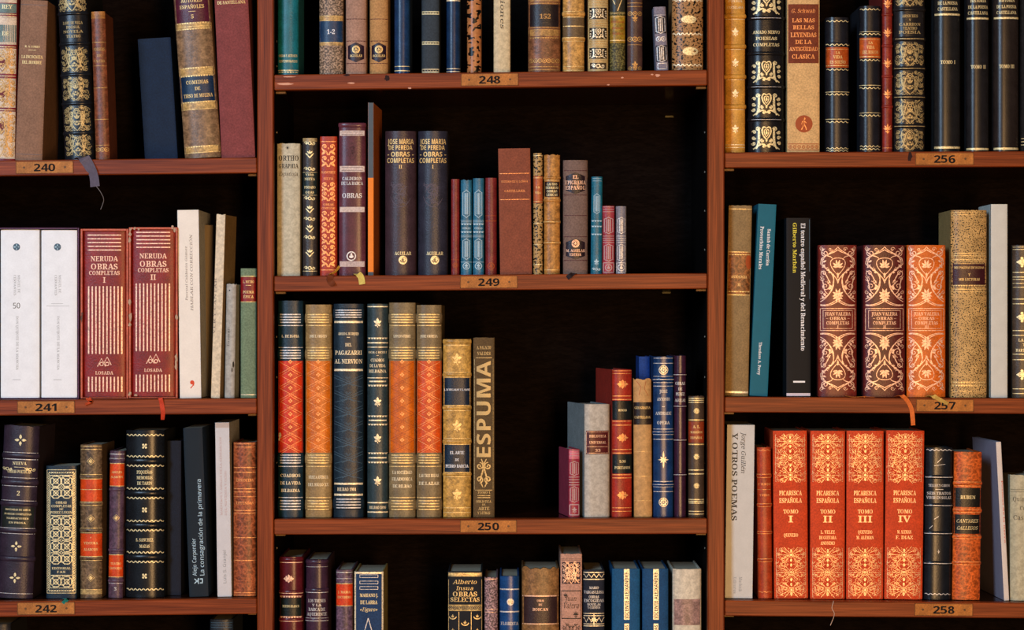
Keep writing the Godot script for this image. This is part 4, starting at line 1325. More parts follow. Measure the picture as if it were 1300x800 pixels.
func row_242() -> void:
	book({"x": [-5, 40.6], "t": 541, "s": 242, "k": 0.041, "m": "leather", "c": rgb(44, 34, 46), "b": 8.0, "worn": 3.0, "l": "large dark plum leather book numbered 2 with frayed gilt head", "e": [
		["rb", 580, 7, 1.6], ["rb", 614, 7, 1.6], ["rb", 641, 6, 1.6], ["rb", 675, 6, 1.6], ["rb", 711, 7, 1.8], ["pt", 645, 671, rgb(28, 32, 30)], ["g", "pale"], ["mot", "cross", 0, 560, 13], ["g", "silver"], ["ln", 576, 0.6], ["ln", 584.5, 0.8], ["ln", 608, 0.5], ["ln", 618.5, 0.6], ["ln", 637, 0.6], ["ln", 672, 0.6], ["ln", 679, 0.5], ["g", "pale"], ["mot", "scroll", 9, 597, 14], ["mot", "scroll", 38, 597, 14], ["tx", "NUEVA", 589.5, 4, 18], ["ln", 594.5, 0.5, 0.3], ["tx", "OBRAS POETICAS", 600, 4, 30], ["tx", "2", 627.5, 6, 0], ["tx", "HISTORIAS DE AMOR", 648.5, 2.2, 32], ["tx", "POESIAS COMPLETAS", 654, 2.2, 34], ["tx", "NARRACIONES", 659.5, 2.2, 28], ["tx", "EN PROSA", 665, 2.2, 22], ["mot", "cross", 0, 695, 12], ["mot", "cross", 0, 735, 12], ["g", "silver"], ["ln", 755, 0.6]]})
	var bk := book({"x": [58.4, 97.2], "t": 592, "s": 242, "m": "leather", "c": rgb(20, 38, 52), "b": 3.0, "p": 4.0, "l": "navy book covered in pale gold interlaced strapwork", "e": [
		["g", "pale"], ["box", 597, 753.5, 0.94, 0.7], ["fld", "rope", 600.5, 750.5, 0.84], ["box", 604, 747, 0.74, 0.7], ["fld", "knot", 604, 634, 0.72], ["fld", "knot", 655, 718, 0.72], ["fld", "knot", 731, 747, 0.72], ["g", "navy"], ["g", "pale"], ["tx", "OBRAS", 638.5, 3.0, 14], ["tx", "COMPLETAS", 643, 3.0, 25], ["tx", "DE", 647, 2.4, 5], ["tx", "PEREZ LUGIN", 651, 3.0, 28], ["tx", "EDITORIAL", 722, 2.8, 24], ["tx", "FAX", 726.6, 2.6, 11]]})
	strip([[80, 761.5, -14, 0], [82, 761.0, 0.6, 0], [86, 760.5, 2.0, 30], [80, 766, 1.6, 10]], 5, bk, mat("cloth", rgb(24, 120, 116)))
	book({"x": [101, 129.2], "t": 565, "s": 242, "m": "tree", "c": rgb(98, 78, 56), "b": 6.5, "l": "brown mottled calf book with two bright orange labels", "e": [
		["rb", 606, 5, 1.0], ["rb", 640, 5, 1.0], ["rb", 674, 5, 1.0], ["rb", 709, 5, 1.0], ["pt", 609, 637, "orange"], ["pt", 678, 706.5, "orange"], ["pt", 749, 755, rgb(168, 142, 92), 0.98, "calf"], ["g", "gold"], ["ls", 567, 571, 2, 0.7, 0.94], ["mot", "dia", 0, 586, 9], ["ln", 603, 0.8], ["ln", 608.5, 0.7], ["ln", 622, 0.8], ["ln", 638, 0.8], ["ln", 642, 0.6], ["mot", "dia", 0, 659, 9], ["ln", 671, 0.7], ["ln", 677, 0.7], ["mot", "dia", 0, 683, 2], ["tx", "VENTURA", 690, 3.2, 18], ["tx", "ALARCON", 698, 3.2, 18], ["ln", 707, 0.8], ["ln", 712, 0.6], ["mot", "dia", 0, 734, 9], ["ln", 749, 0.7]]})
	book({"x": [136.8, 155.6], "t": 573, "s": 242, "k": 0.012, "m": "calf", "c": rgb(76, 55, 70), "b": 4.5, "dp": 120, "l": "narrow purple leather book with orange labels, numbered 3", "e": [
		["rb", 584, 4, 0.9], ["rb", 622, 4, 0.9], ["rb", 699, 4, 0.9], ["rb", 738, 4, 0.9], ["pt", 589, 617.5, "orange"], ["pt", 705, 733, "orange"], ["g", "silver"], ["ln", 577, 1.0], ["ln", 582.5, 0.5], ["g", "gold"], ["ln", 589, 0.8], ["tx", "ADOLFO", 600, 2.8, 13], ["tx", "ALARCON", 606, 2.8, 15], ["ln", 617.5, 0.8], ["mot", "dia", 0, 658, 8], ["ln", 705, 0.8], ["tx", "TEATRO", 716, 2.8, 13], ["tx", "ESCOGIDO", 722, 2.8, 15], ["ln", 733, 0.8], ["g", "silver"], ["tx", "3", 748, 4.5], ["ln", 741, 0.5]]})
	book({"x": [158.6, 208.4], "t": 547, "s": 242, "m": "shiny", "c": rgb(18, 21, 25), "b": 10.0, "l": "thick black leather book with gilt chain rolls on raised bands", "e": [
		["rb", 586, 8, 2.2], ["rb", 627, 8, 2.2], ["rb", 668, 8, 2.2], ["rb", 708, 8, 2.2], ["g", "pale"], ["wv", 553, 1.0, 1.2], ["wv", 580, 1.0, 1.2], ["wv", 592, 1.0, 1.2], ["wv", 621, 1.0, 1.2], ["wv", 633, 1.0, 1.2], ["wv", 662, 1.0, 1.2], ["wv", 674, 1.0, 1.2], ["wv", 702, 1.0, 1.2], ["wv", 714, 1.0, 1.2], ["wv", 749, 1.0, 1.2], ["mot", "sq", 0, 567, 7], ["mot", "sq", 0, 648, 7], ["mot", "sq", 0, 732, 7], ["tx", "PEQUEÑAS", 600, 4, 20], ["tx", "MEMORIAS", 607, 4, 20], ["tx", "DE TARIN", 614, 4, 19], ["tx", "S. SANCHEZ", 686, 4, 22], ["tx", "MAZAS", 694, 4, 13]]})
	book({"x": [212, 230], "t": 560, "s": 242, "z": 26, "m": "cloth", "c": rgb(14, 20, 34), "b": 1.5, "l": "plain near-black book set back beside the thick black book"})
	book({"x": [240.2, 265], "t": 544, "s": 242, "k": -0.037, "pb": true, "m": "paper", "c": rgb(14, 28, 38), "b": 0.6, "l": "dark blue-black paperback with white lowercase title, leaning left", "e": [["k", "palebl"], ["tv", "Alejo Carpentier", 246.5, 684, 732, 5.2, 1, "s"], ["tv", "La consagración de la primavera", 254.4, 609, 732, 5.6, 1, "s"], ["g", "palebl"], ["box", 735, 742, 0.02], ["seg", 247, 735.5, 253, 741.5, 1.2], ["seg", 253, 735.5, 247, 741.5, 1.2], ["seg", 254, 736, 257.5, 736, 1.4], ["seg", 254, 741, 257.5, 741, 1.4], ["seg", 257, 736, 257, 741, 1.2]]})
	book({"x": [276, 294.2], "t": 537, "s": 242, "k": -0.014, "pb": true, "m": "paper", "c": rgb(196, 194, 194), "l": "slim white paperback with faint pink title, beside brown calf book", "e": [["pt", 537.5, 543.5, rgb(178, 164, 154), 0.97, "paper"], ["k", "pink"], ["tv", "MAESTROS Y AMIGOS DE LA GENERACION", 280.5, 555, 655, 2.4, 1], ["tv", "DEL NOVENTA Y OCHO", 286.5, 598, 655, 2.4, 1], ["k", "grey"], ["tv", "Luis S. Granjel", 285, 699, 741, 4, 1, "s"]]})  # tan strip at the head is the shelf's shadow, painted as a title_label sheet
	book({"x": [296, 325.4], "t": 562, "s": 242, "m": "tree", "c": rgb(138, 70, 38), "b": 5.0, "l": "glossy tree-calf brown book with double gilt rules by the upright", "e": [["g", "copper"], ["ls", 564, 568, 2, 0.6, 0.96], ["ls", 594, 600, 2, 0.9, 0.96], ["tx", "ESPRONCEDA", 610, 3.6, 22], ["ls", 621, 625, 2, 0.9, 0.96], ["ln", 631, 0.6], ["tx", "LEYENDAS", 639, 3.6, 22], ["ls", 648.5, 652, 2, 0.9, 0.96], ["ln", 683, 0.9], ["ln", 712, 0.9], ["ls", 753, 756, 2, 0.6, 0.96]]})
	book({"x": [266, 296], "t": 787, "s": 243, "m": "leather", "c": rgb(30, 36, 42), "b": 5.0, "l": "charcoal book with ribbed head on the bottom left shelf", "e": [["g", "blind"], ["ls", 791, 797, 3, 0.6, 0.9]]})
	book({"x": [-22, 13], "t": 793, "s": 243, "m": "leather", "c": rgb(34, 34, 36), "b": 5.0, "l": "dark grey book top at the left edge of the bottom shelf"})

# ---------- centre bay ----------
func row_248() -> void:
	book({"x": [352, 379], "t": -70, "s": 248, "m": "leather", "c": rgb(22, 100, 110), "b": 7.0, "l": "teal leather book with gilt title lines, first beside the upright", "e": [["g", "pale"], ["tx", "OBRAS Y AUTORES", 71, 3.2, 23], ["tx", "CONTEMPORANEOS", 78, 3.2, 23], ["ln", 89.5, 1.0], ["ch", 92, 0.7]]})
	book({"x": [405, 435.6], "t": -80, "s": 248, "m": "marble", "c": rgb(128, 106, 86), "b": 6.0, "l": "marbled grey-brown book with navy label reading 1-2", "e": [["pt", 20, 26.5, rgb(176, 140, 84), 0.985, "calf"], ["pt", 27, 53.5, rgb(26, 52, 82)], ["pt", 54, 58, rgb(170, 136, 84), 0.985, "calf"], ["g", "white"], ["tx", "1-2", 40.5, 6, 10, "b", 420], ["g", "gold"], ["ln", 20.5, 0.5], ["ln", 26.5, 0.5], ["ln", 54, 0.5]]})
	for v in 2:
		var x := [452.0, 481.0][v] as float
		book({"x": [[438.6, 465.2], [469, 492.8]][v], "t": -76, "s": 248, "m": "cloth", "c": [rgb(158, 122, 102), rgb(172, 128, 78)][v], "b": 6.0, "p": 2.4, "l": ["pinkish beige cloth book with dark hexagonal publisher badge", "ochre cloth book with dark hexagonal publisher badge"][v], "e": [["g", "maroon"], ["ch", 24.5, 0.35], ["ch", 52.5, 0.35], ["ch", 81, 0.35], ["hex", 54, 79.5, rgb(32, 16, 32)], ["g", "gold"], ["mot", "ring", 0, 63, 10], ["mot", "seal", 0, 63, 7], ["tx", "AGUILAR", 71, 3, 16]]})
	book({"x": [500.4, 520.4], "t": -60, "s": 248, "m": "shiny", "c": rgb(22, 50, 84), "b": 6.0, "l": "plain glossy navy book with two gilt rules at its foot", "e": [["g", "pale"], ["ln", 84.5, 0.8], ["ln", 90, 1.2]]})
	book({"x": [535, 558], "t": -66, "s": 248, "m": "cloth", "c": rgb(44, 54, 62), "b": 5.5, "l": "charcoal cloth book with dotted cream bands", "e": [["pt", 14.5, 18.8, rgb(204, 190, 150), 0.95], ["pt", 52.8, 57, rgb(204, 190, 150), 0.95], ["pt", 87.5, 93, rgb(190, 176, 140), 0.95], ["g", "ink"], ["ch", 16.6, 0.7], ["ch", 55, 0.7], ["ch", 90, 0.8]]})
	book({"x": [566.6, 584.4], "t": -60, "s": 248, "m": "shiny", "c": rgb(20, 44, 74), "b": 5.5, "l": "narrow navy book with gilt rules between charcoal and tortoiseshell books", "e": [["g", "cream"], ["ln", 0.5, 2.4], ["ln", 87.5, 0.9], ["ln", 91, 0.9]]})
	book({"x": [592.8, 611], "t": -58, "s": 248, "m": "tortoise", "c": rgb(150, 96, 54), "b": 5.5, "l": "tawny book blotched with black like tortoiseshell"})
	book({"x": [626.6, 648], "t": -70, "s": 248, "m": "vellum", "c": rgb(194, 176, 138), "b": 3.5, "p": 3.2, "l": "ivory vellum book with inked title running down the spine", "e": [["k", "ink"], ["tv", "Canciones", 638, -32, 37, 5.4, -1, "i"]]})
	book({"x": [670.6, 711.6], "t": -72, "s": 248, "m": "calf", "c": rgb(116, 74, 46), "b": 8.0, "l": "thick brown calf book with near-black label and worn gilt", "e": [["pt", 6, 34, rgb(30, 22, 24)], ["pt", -30, 2, rgb(150, 112, 62), 0.98, "calf"], ["pt", 38, 46, rgb(158, 118, 64), 0.98, "calf"], ["g", "bronze"], ["ls", 0, 4.5, 2, 0.9, 0.97], ["ls", 35, 38, 2, 0.7, 0.97], ["tx", "152", 21, 6, 14, "b", 692], ["ch", 48.5, 0.7], ["fld", "frieze", 74, 81, 0.95], ["ls", 85, 89, 2, 0.8, 0.97]]})
	book({"x": [714.6, 742], "t": -64, "s": 248, "m": "calf", "c": rgb(182, 136, 70), "b": 6.0, "l": "honey-coloured calf book with olive-brown label", "e": [["rb", 17.5, 6, 1.3], ["rb", 50, 6, 1.3], ["pt", 22, 47, rgb(98, 78, 52)], ["g", "gold"], ["ln", 15, 0.6], ["ln", 22, 0.8], ["ln", 33.5, 1.2], ["ln", 48, 0.8], ["ln", 52.5, 0.6], ["ln", 84.5, 0.7], ["ln", 89.5, 0.7]]})
	book({"x": [746.4, 772.4], "t": -70, "s": 248, "m": "leather", "c": rgb(182, 158, 106), "b": 5.5, "l": "straw-coloured book with black fleuron panels and ruled bands", "e": [["pt", 10, 24.5, rgb(36, 26, 18), 0.86], ["pt", 35.5, 50, rgb(36, 26, 18), 0.86], ["pt", 61, 75, rgb(36, 26, 18), 0.86], ["pt", 80, 88, rgb(60, 46, 32), 0.8], ["g", "cream"], ["fld", "heart", 10.5, 24, 0.82], ["fld", "heart", 36, 49.5, 0.82], ["fld", "heart", 61.5, 74.5, 0.82], ["mot", "scroll", 0, 84, 18], ["g", "bronze"], ["ls", 1, 7, 3, 0.5, 0.95], ["ls", 27, 33, 3, 0.6, 0.95], ["ls", 53, 59, 3, 0.6, 0.95], ["ls", 77, 79, 2, 0.5, 0.95]]})
	book({"x": [774.2, 794], "t": -60, "s": 248, "m": "marble", "c": rgb(84, 78, 40), "b": 4.5, "l": "mossy green marbled book with olive-gold label", "e": [["pt", 20, 55, rgb(140, 110, 30), 0.985, "calf"], ["pt", -20, 15, rgb(44, 44, 36)], ["g", "gold"], ["seg", 776, -4, 781, 6, 0.9], ["seg", 790, -2, 784, 14, 1.1], ["ln", 17, 0.6], ["ln", 21.5, 0.6], ["ln", 51.5, 1.2], ["g", "rust"], ["tx", "EPISTOLAS", 28, 2.6, 16], ["tx", "MORALES", 36, 2.6, 14], ["tx", "TOMO I", 43, 2.6, 13]]})
	book({"x": [796.4, 815.8], "t": -62, "s": 248, "m": "leather", "c": rgb(72, 50, 44), "b": 5.0, "l": "dark brown leather book with worn gilt flower bands", "e": [["g", "bronze"], ["ln", 4, 0.7], ["ln", 8.5, 0.7], ["fld", "frieze", 14, 21, 0.95], ["mot", "flr", 0, 24, 9], ["fld", "frieze", 46, 54, 0.95], ["ln", 57, 0.5], ["mot", "flr", 0, 83, 10], ["fld", "frieze", 84, 90, 0.95]]})
	book({"x": [833, 849], "t": 9, "s": 248, "k": -0.045, "m": "cloth", "c": rgb(122, 116, 128), "b": 3.5, "dp": 60, "l": "very small grey-lavender book with black embossed panels", "e": [["pt", 21, 43, rgb(40, 38, 46), 0.9], ["pt", 58, 79, rgb(40, 38, 46), 0.9], ["g", "silver"], ["fld", "relief", 21, 43, 0.95], ["fld", "relief", 58, 79, 0.95], ["fld", "frieze", 46, 54, 0.8], ["ln", 19.5, 0.5], ["box", 81, 88, 0.7, 1.0]]})
	book({"x": [853.4, 893], "t": -66, "s": 248, "m": "blotch", "c": rgb(138, 100, 60), "b": 7.0, "l": "brown and black mottled book with cream ovals and wavy gilt lines", "e": [["g", "cream"], ["wv", 0.5, 1.2, 1.4], ["wv", 43.5, 1.2, 1.4], ["wv", 83, 1.2, 1.4], ["g", "pale"], ["oval", 874.5, 25, 9.6, 5.2], ["oval", 876.5, 65.5, 10, 5.4]]})

func row_249() -> void:
	book({"x": [351.6, 381], "t": 182, "s": 249, "m": "vellum", "c": rgb(180, 172, 146), "b": 4.0, "p": 3.0, "worn": 1.2, "l": "limp grey vellum book with old brown ink lettering", "e": [["k", "ink"], ["tx", "ORTHO", 201, 6.5, 25, "b"], ["tx", "GRAPHIA", 211, 5.5, 25, "b"], ["tx", "Española", 221, 5.0, 24, "i"], ["g", "ink"], ["mot", "dia", 365, 188, 5]]})
	book({"x": [383.8, 402.6], "t": 175, "s": 249, "m": "leather", "c": rgb(52, 46, 44), "b": 4.5, "worn": 1.5, "l": "slim charcoal leather book with gilt palmettes and scroll bands", "e": [["pt", 219, 247, rgb(30, 40, 40)], ["pt", 175.5, 180, rgb(150, 128, 86), 0.97, "calf"], ["g", "pale"], ["mot", "scroll", 0, 182, 15], ["mot", "palm", 0, 195.5, 10], ["mot", "scroll", 0, 214.5, 15], ["ln", 219, 0.5], ["tx", "VIDA", 222, 2.4, 11], ["tx", "NUEVA", 227.5, 3.2, 13], ["tx", "PINDARO", 238, 3.2, 14], ["tx", "ODAS", 244.5, 2.8, 11], ["ln", 248, 0.5], ["mot", "scroll", 0, 252, 15], ["mot", "palm", 0, 265.5, 10], ["mot", "scroll", 0, 278, 15], ["mot", "palm", 0, 290, 10], ["mot", "scroll", 0, 301.5, 15], ["mot", "palm", 0, 321, 10], ["mot", "scroll", 0, 340.5, 15], ["ln", 344.5, 0.8]]})
	var bk := book({"x": [406, 427.8], "t": 173.5, "s": 249, "m": "leather", "c": rgb(160, 48, 24), "b": 3.0, "p": 3.5, "l": "brick-red book covered in gold curling-leaf damask", "e": [["g", "copper"], ["ln", 180, 0.9, 0.9], ["fld", "damask", 183, 213, 0.8], ["fld", "damask", 232, 256, 0.8], ["fld", "damask", 268, 340, 0.8], ["ln", 343, 0.9, 0.9], ["tx", "SANCHEZ", 219, 3, 18], ["tx", "SILVA", 227, 3, 12], ["tx", "OBRAS", 260, 2.6, 13], ["tx", "COMPLETAS", 264.5, 2.6, 17]]})
	strip([[418, 349.8, -14, 0], [420, 348.8, 0.4, 10], [426, 345, 2.2, 50], [431, 338, 2.6, 30]], 3.5, bk, mat("cloth", rgb(190, 146, 50)))
	strip([[419, 349.6, -10, 0], [420, 349, 0.8, 0], [419, 356, 2.6, 30], [424, 363, 2.0, -40]], 8, bk, mat("cloth", rgb(104, 48, 20)), "ribbon_end")
	bk = book({"x": [430, 464], "t": 156, "s": 249, "m": "shiny", "c": rgb(84, 40, 50), "b": 4.5, "p": 3.0, "l": "glossy plum book with four pale pink bands and rolled head", "e": [["rb", 159, 6, 1.0], ["pt", 166, 172.5, rgb(204, 184, 172), 0.93, "cloth"], ["pt", 211, 218.5, rgb(204, 184, 172), 0.93, "cloth"], ["pt", 263, 269.5, rgb(204, 184, 172), 0.93, "cloth"], ["pt", 332, 339, rgb(194, 172, 164), 0.93, "cloth"], ["g", "silver"], ["tx", "CALDERON", 227, 4, 25], ["tx", "DE LA BARCA", 233, 4, 28], ["tx", "OBRAS", 248.5, 6, 25], ["mot", "seal", 446, 325.5, 12], ["g", "maroon"], ["ls", 168, 170.6, 2, 0.5, 0.8], ["ls", 213, 216.5, 2, 0.5, 0.8], ["fld", "portrait", 178, 206, 0.4]]})
	strip([[452, 349.6, -14, 0], [453, 348.6, 0.5, 0], [458, 351, 2.4, 20], [460, 361, 1.8, -10]], 8, bk, mat("cloth", rgb(222, 186, 96)))
	var pb := book({"x": [467, 474.4], "t": 130, "s": 249, "yaw": -2.0, "pb": true, "m": "paper", "c": rgb(78, 88, 94), "b": 0.6, "worn": 1.2, "dp": 130, "l": "tall thin paperback, slate grey above and orange below", "side": rgb(196, 104, 40), "e": [["pt", 226, 345.5, rgb(232, 128, 42), 0.985, "paper"]]})
	pb.set_meta("label", "tall thin paperback, slate grey above and orange below")
	for v in 2:
		var x := [508.5, 549.0][v] as float
		book({"x": [[488.6, 528.2], [530.6, 568.4]][v], "t": 166.5, "s": 249, "m": "leather", "c": [rgb(56, 40, 46), rgb(40, 40, 52)][v], "b": 9.0, "p": 2.2, "l": ["dark brown-plum leather volume marked II with stamped portrait", "dark blue-black leather volume marked I with stamped portrait"][v], "e": [["g", "gold"], ["tx", "JOSE MARIA", 180, 6.6, 33, "S"], ["tx", "DE PEREDA", 187.6, 5.8, 30, "S"], ["tx", "- OBRAS -", 196, 6.0, 33, "S"], ["tx", "COMPLETAS", 204, 6.2, 34, "S"], ["tx", ["II", "I"][v], 212, 4.4], ["g", "emboss"], ["fld", "portrait", 222, 268, 0.8], ["g", "pale"], ["tx", "AGUILAR", 322, 4.2, 21, "b", x + 3], ["mot", "disc", x + 3, 330.5, 11], ["g", "maroon"], ["mot", "walker", x + 3, 330.5, 11], ["mot", "moon", x + 3, 330.5, 7]]})
	book({"x": [572.6, 583.2], "t": 227.5, "s": 249, "c": rgb(112, 32, 30), "dp": 85, "l": "narrow dark red book beside the portrait volumes", "e": [["g", "rust"], ["mot", "ros", 0, 337, 7], ["ln", 330, 0.5]]})
	for v in 2:
		book({"x": [[584.8, 599.2], [600.2, 614.6]][v], "t": [228, 226.5][v], "s": 249, "m": "leather", "c": rgb(38, 96, 122), "b": 3.5, "worn": [2.0, 0.0][v], "dp": 85, "l": ["small blue embossed book with frayed head, beside narrow red book", "small blue embossed book with sound head, beside dark red book"][v], "e": [["g", "palebl"], ["fld", "relief", 241, 277, 0.8], ["ls", 280, 282, 2, 0.5, 0.95], ["ch", 285, 1.0], ["tx", "OBRAS", 290, 2.6, 10], ["ch", 295, 1.0], ["ls", 299, 301, 2, 0.5, 0.95], ["fld", "relief", 303, 330, 0.8], ["mot", "ring", 0, 338, 9], ["mot", "flr", 0, 338, 6], ["ln", 333, 0.5]]})
	book({"x": [616, 630.6], "t": 226, "s": 249, "c": rgb(108, 34, 34), "b": 4.0, "dp": 85, "l": "small dark red grained book against the large tan cloth book", "e": [["g", "rust"], ["ln", 274, 0.5], ["mot", "seal", 0, 338, 9], ["ch", 281, 0.5]]})
	book({"x": [634.8, 675.6], "t": 189, "s": 249, "k": -0.016, "m": "cloth", "c": rgb(128, 68, 46), "b": 1.6, "p": 5.0, "l": "broad flat russet cloth book with faint gilt title", "e": [["g", "copper"], ["ch", 221, 0.3], ["tx", "ESTUDIOS DE LA LENGUA", 231, 2.4, 34, "r"], ["tx", "CASTELLANA", 243, 3.0, 26, "r"], ["ch", 254, 0.3]]})
	book({"x": [677, 689], "t": 194.5, "s": 249, "m": "blotch", "c": rgb(146, 116, 70), "b": 3.2, "dp": 100, "l": "slim mottled calf book with rust-orange label", "e": [["pt", 224, 258, rgb(158, 80, 44)], ["g", "pale"], ["ln", 197.5, 0.7], ["ln", 283.5, 0.7], ["ln", 311, 0.7], ["ln", 336, 0.9], ["g", "gold"], ["ln", 226, 0.6], ["tx", "LA", 238, 2.6], ["tx", "VIDA", 245, 2.6, 8], ["ln", 256, 0.6]]})
	book({"x": [690.6, 711], "t": 196, "s": 249, "m": "calf", "c": rgb(164, 112, 52), "b": 4.5, "worn": 2.2, "dp": 110, "l": "golden-brown calf book with small black lettered label", "e": [["rb", 226, 4, 1.0], ["rb", 254.5, 4, 1.0], ["rb", 282, 4, 1.0], ["rb", 308.5, 4, 1.0], ["pt", 231, 250, rgb(38, 22, 18), 0.92], ["g", "pale"], ["tx", "LAS DOS", 234, 3, 13], ["tx", "HERMANAS", 238.5, 3, 16], ["tx", "OBRAS", 243, 3, 13], ["tx", "LIRICAS", 247.5, 3, 14], ["g", "gold"], ["ln", 229, 0.6], ["ln", 252, 0.6], ["ln", 282, 0.6], ["ln", 308.5, 0.6], ["ln", 343, 0.6]]})
	bk = book({"x": [714.8, 746.4], "t": 203.5, "s": 249, "m": "cloth", "c": rgb(112, 90, 80), "b": 6.0, "p": 2.4, "l": "grey-brown ribbed cloth book with two dark hexagonal badges", "e": [["g", "maroon"], ["ch", 217, 0.35], ["ch", 248, 0.35], ["ch", 274, 0.35], ["ch", 301, 0.35], ["ch", 331, 0.35], ["hex", 219, 247, rgb(32, 18, 26)], ["hex", 303, 330, rgb(32, 18, 26)], ["g", "rose"], ["tx", "EL", 225, 4.6, 7], ["tx", "EPIGRAMA", 232, 4.8, 26], ["tx", "ESPAÑOL", 238.5, 4.8, 25], ["mot", "ring", 0, 309.5, 10], ["mot", "seal", 0, 309.5, 7], ["tx", "M. AGUILAR", 318.5, 3.4, 24], ["tx", "EDITOR", 323.5, 3.2, 15]]})
	strip([[732, 348.8, -14, 0], [728, 348.2, 0.6, 0], [724, 350, 2.6, 20], [720, 353, 2.0, -30]], 6, bk, mat("cloth", rgb(30, 20, 24)))
	book({"x": [750, 764.2], "t": 224.5, "s": 249, "k": 0.008, "m": "leather", "c": rgb(26, 96, 118), "b": 3.2, "dp": 90, "l": "small teal embossed book beside the ribbed cloth book", "e": [["g", "palebl"], ["ls", 227, 230, 2, 0.4, 0.8], ["fld", "relief", 246, 272, 0.7], ["ch", 281, 0.8], ["ch", 288, 0.8], ["ch", 298, 0.8], ["mot", "flr", 0, 333, 8], ["mot", "scroll", 0, 342, 11]]})
	book({"x": [764.8, 780.4], "t": 261.5, "s": 249, "m": "leather", "c": rgb(146, 52, 62), "b": 3.4, "dp": 72, "l": "tiny rose-red embossed book beside tiny grey book", "e": [["g", "pink"], ["ls", 263, 269, 3, 0.6, 0.9], ["fld", "relief", 276, 297, 0.92], ["ls", 300, 308, 4, 0.7, 0.9], ["fld", "relief", 310, 332, 0.92], ["box", 334, 346, 0.85, 1.0], ["mot", "seal", 0, 340, 9]]})
	book({"x": [782, 795.4], "t": 262, "s": 249, "m": "leather", "c": rgb(112, 108, 116), "b": 3.2, "dp": 72, "l": "tiny silver-grey embossed book at the end of the row", "e": [["g", "silver"], ["fld", "relief", 276, 297, 0.92], ["ls", 300, 308, 4, 0.7, 0.9], ["fld", "relief", 310, 332, 0.92], ["box", 334, 346, 0.85, 1.0], ["mot", "seal", 0, 340, 9]]})

func basque(x: Array, t: float, c: Color, oc: Color, l: String, metal: String, lat: String, who: String, title: Array, ys: Array) -> void:
	var gap := c.lerp(Color(0.1, 0.07, 0.04), 0.55)
	var e := [["pt", 458.5, 575, oc], ["pt", 398, 411, gap, 0.84], ["pt", 443.5, 456.5, gap, 0.84], ["pt", 576.5, 589.5, gap, 0.84], ["pt", 634.5, 648.5, gap, 0.84], ["g", metal], ["rb", 404.5, 13, 1.0], ["rb", 450, 13, 1.0], ["rb", 583, 13, 1.0], ["rb", 641.5, 14, 1.0], ["ls", 399.5, 409.5, 4, 1.5, 0.8], ["ln", 413.5, 1.0], ["ln", 441.5, 1.0], ["ls", 445, 455, 4, 1.5, 0.8], ["ls", 578, 588, 4, 1.5, 0.8], ["ln", 592.5, 1.0], ["ln", 632, 1.0], ["ls", 636, 647, 4, 1.5, 0.8], ["k", "cream"], ["tx", who, 427, 3.4, 22]]
	for i in title.size():
		e.append(["tx", title[i], ys[i], 4.0, [25.0, 26.0, 24.0][i]])
	e.append_array([["g", lat], ["fld", "lattice", 459, 575, 0.88], ["g", "copper"], ["fld", "gems", 459, 575, 0.88]])
	if metal == "silver":   # paper showing through two scuffs
		e.append_array([["g", "cream"], ["oval", 355.4, 553, 1.8, 3.6], ["oval", 354.4, 558, 1.0, 2.0]])
	book({"x": x, "t": t, "s": 250, "m": "leather", "c": c, "b": 5.5, "p": 2.6, "l": l, "dp": 170, "e": e})

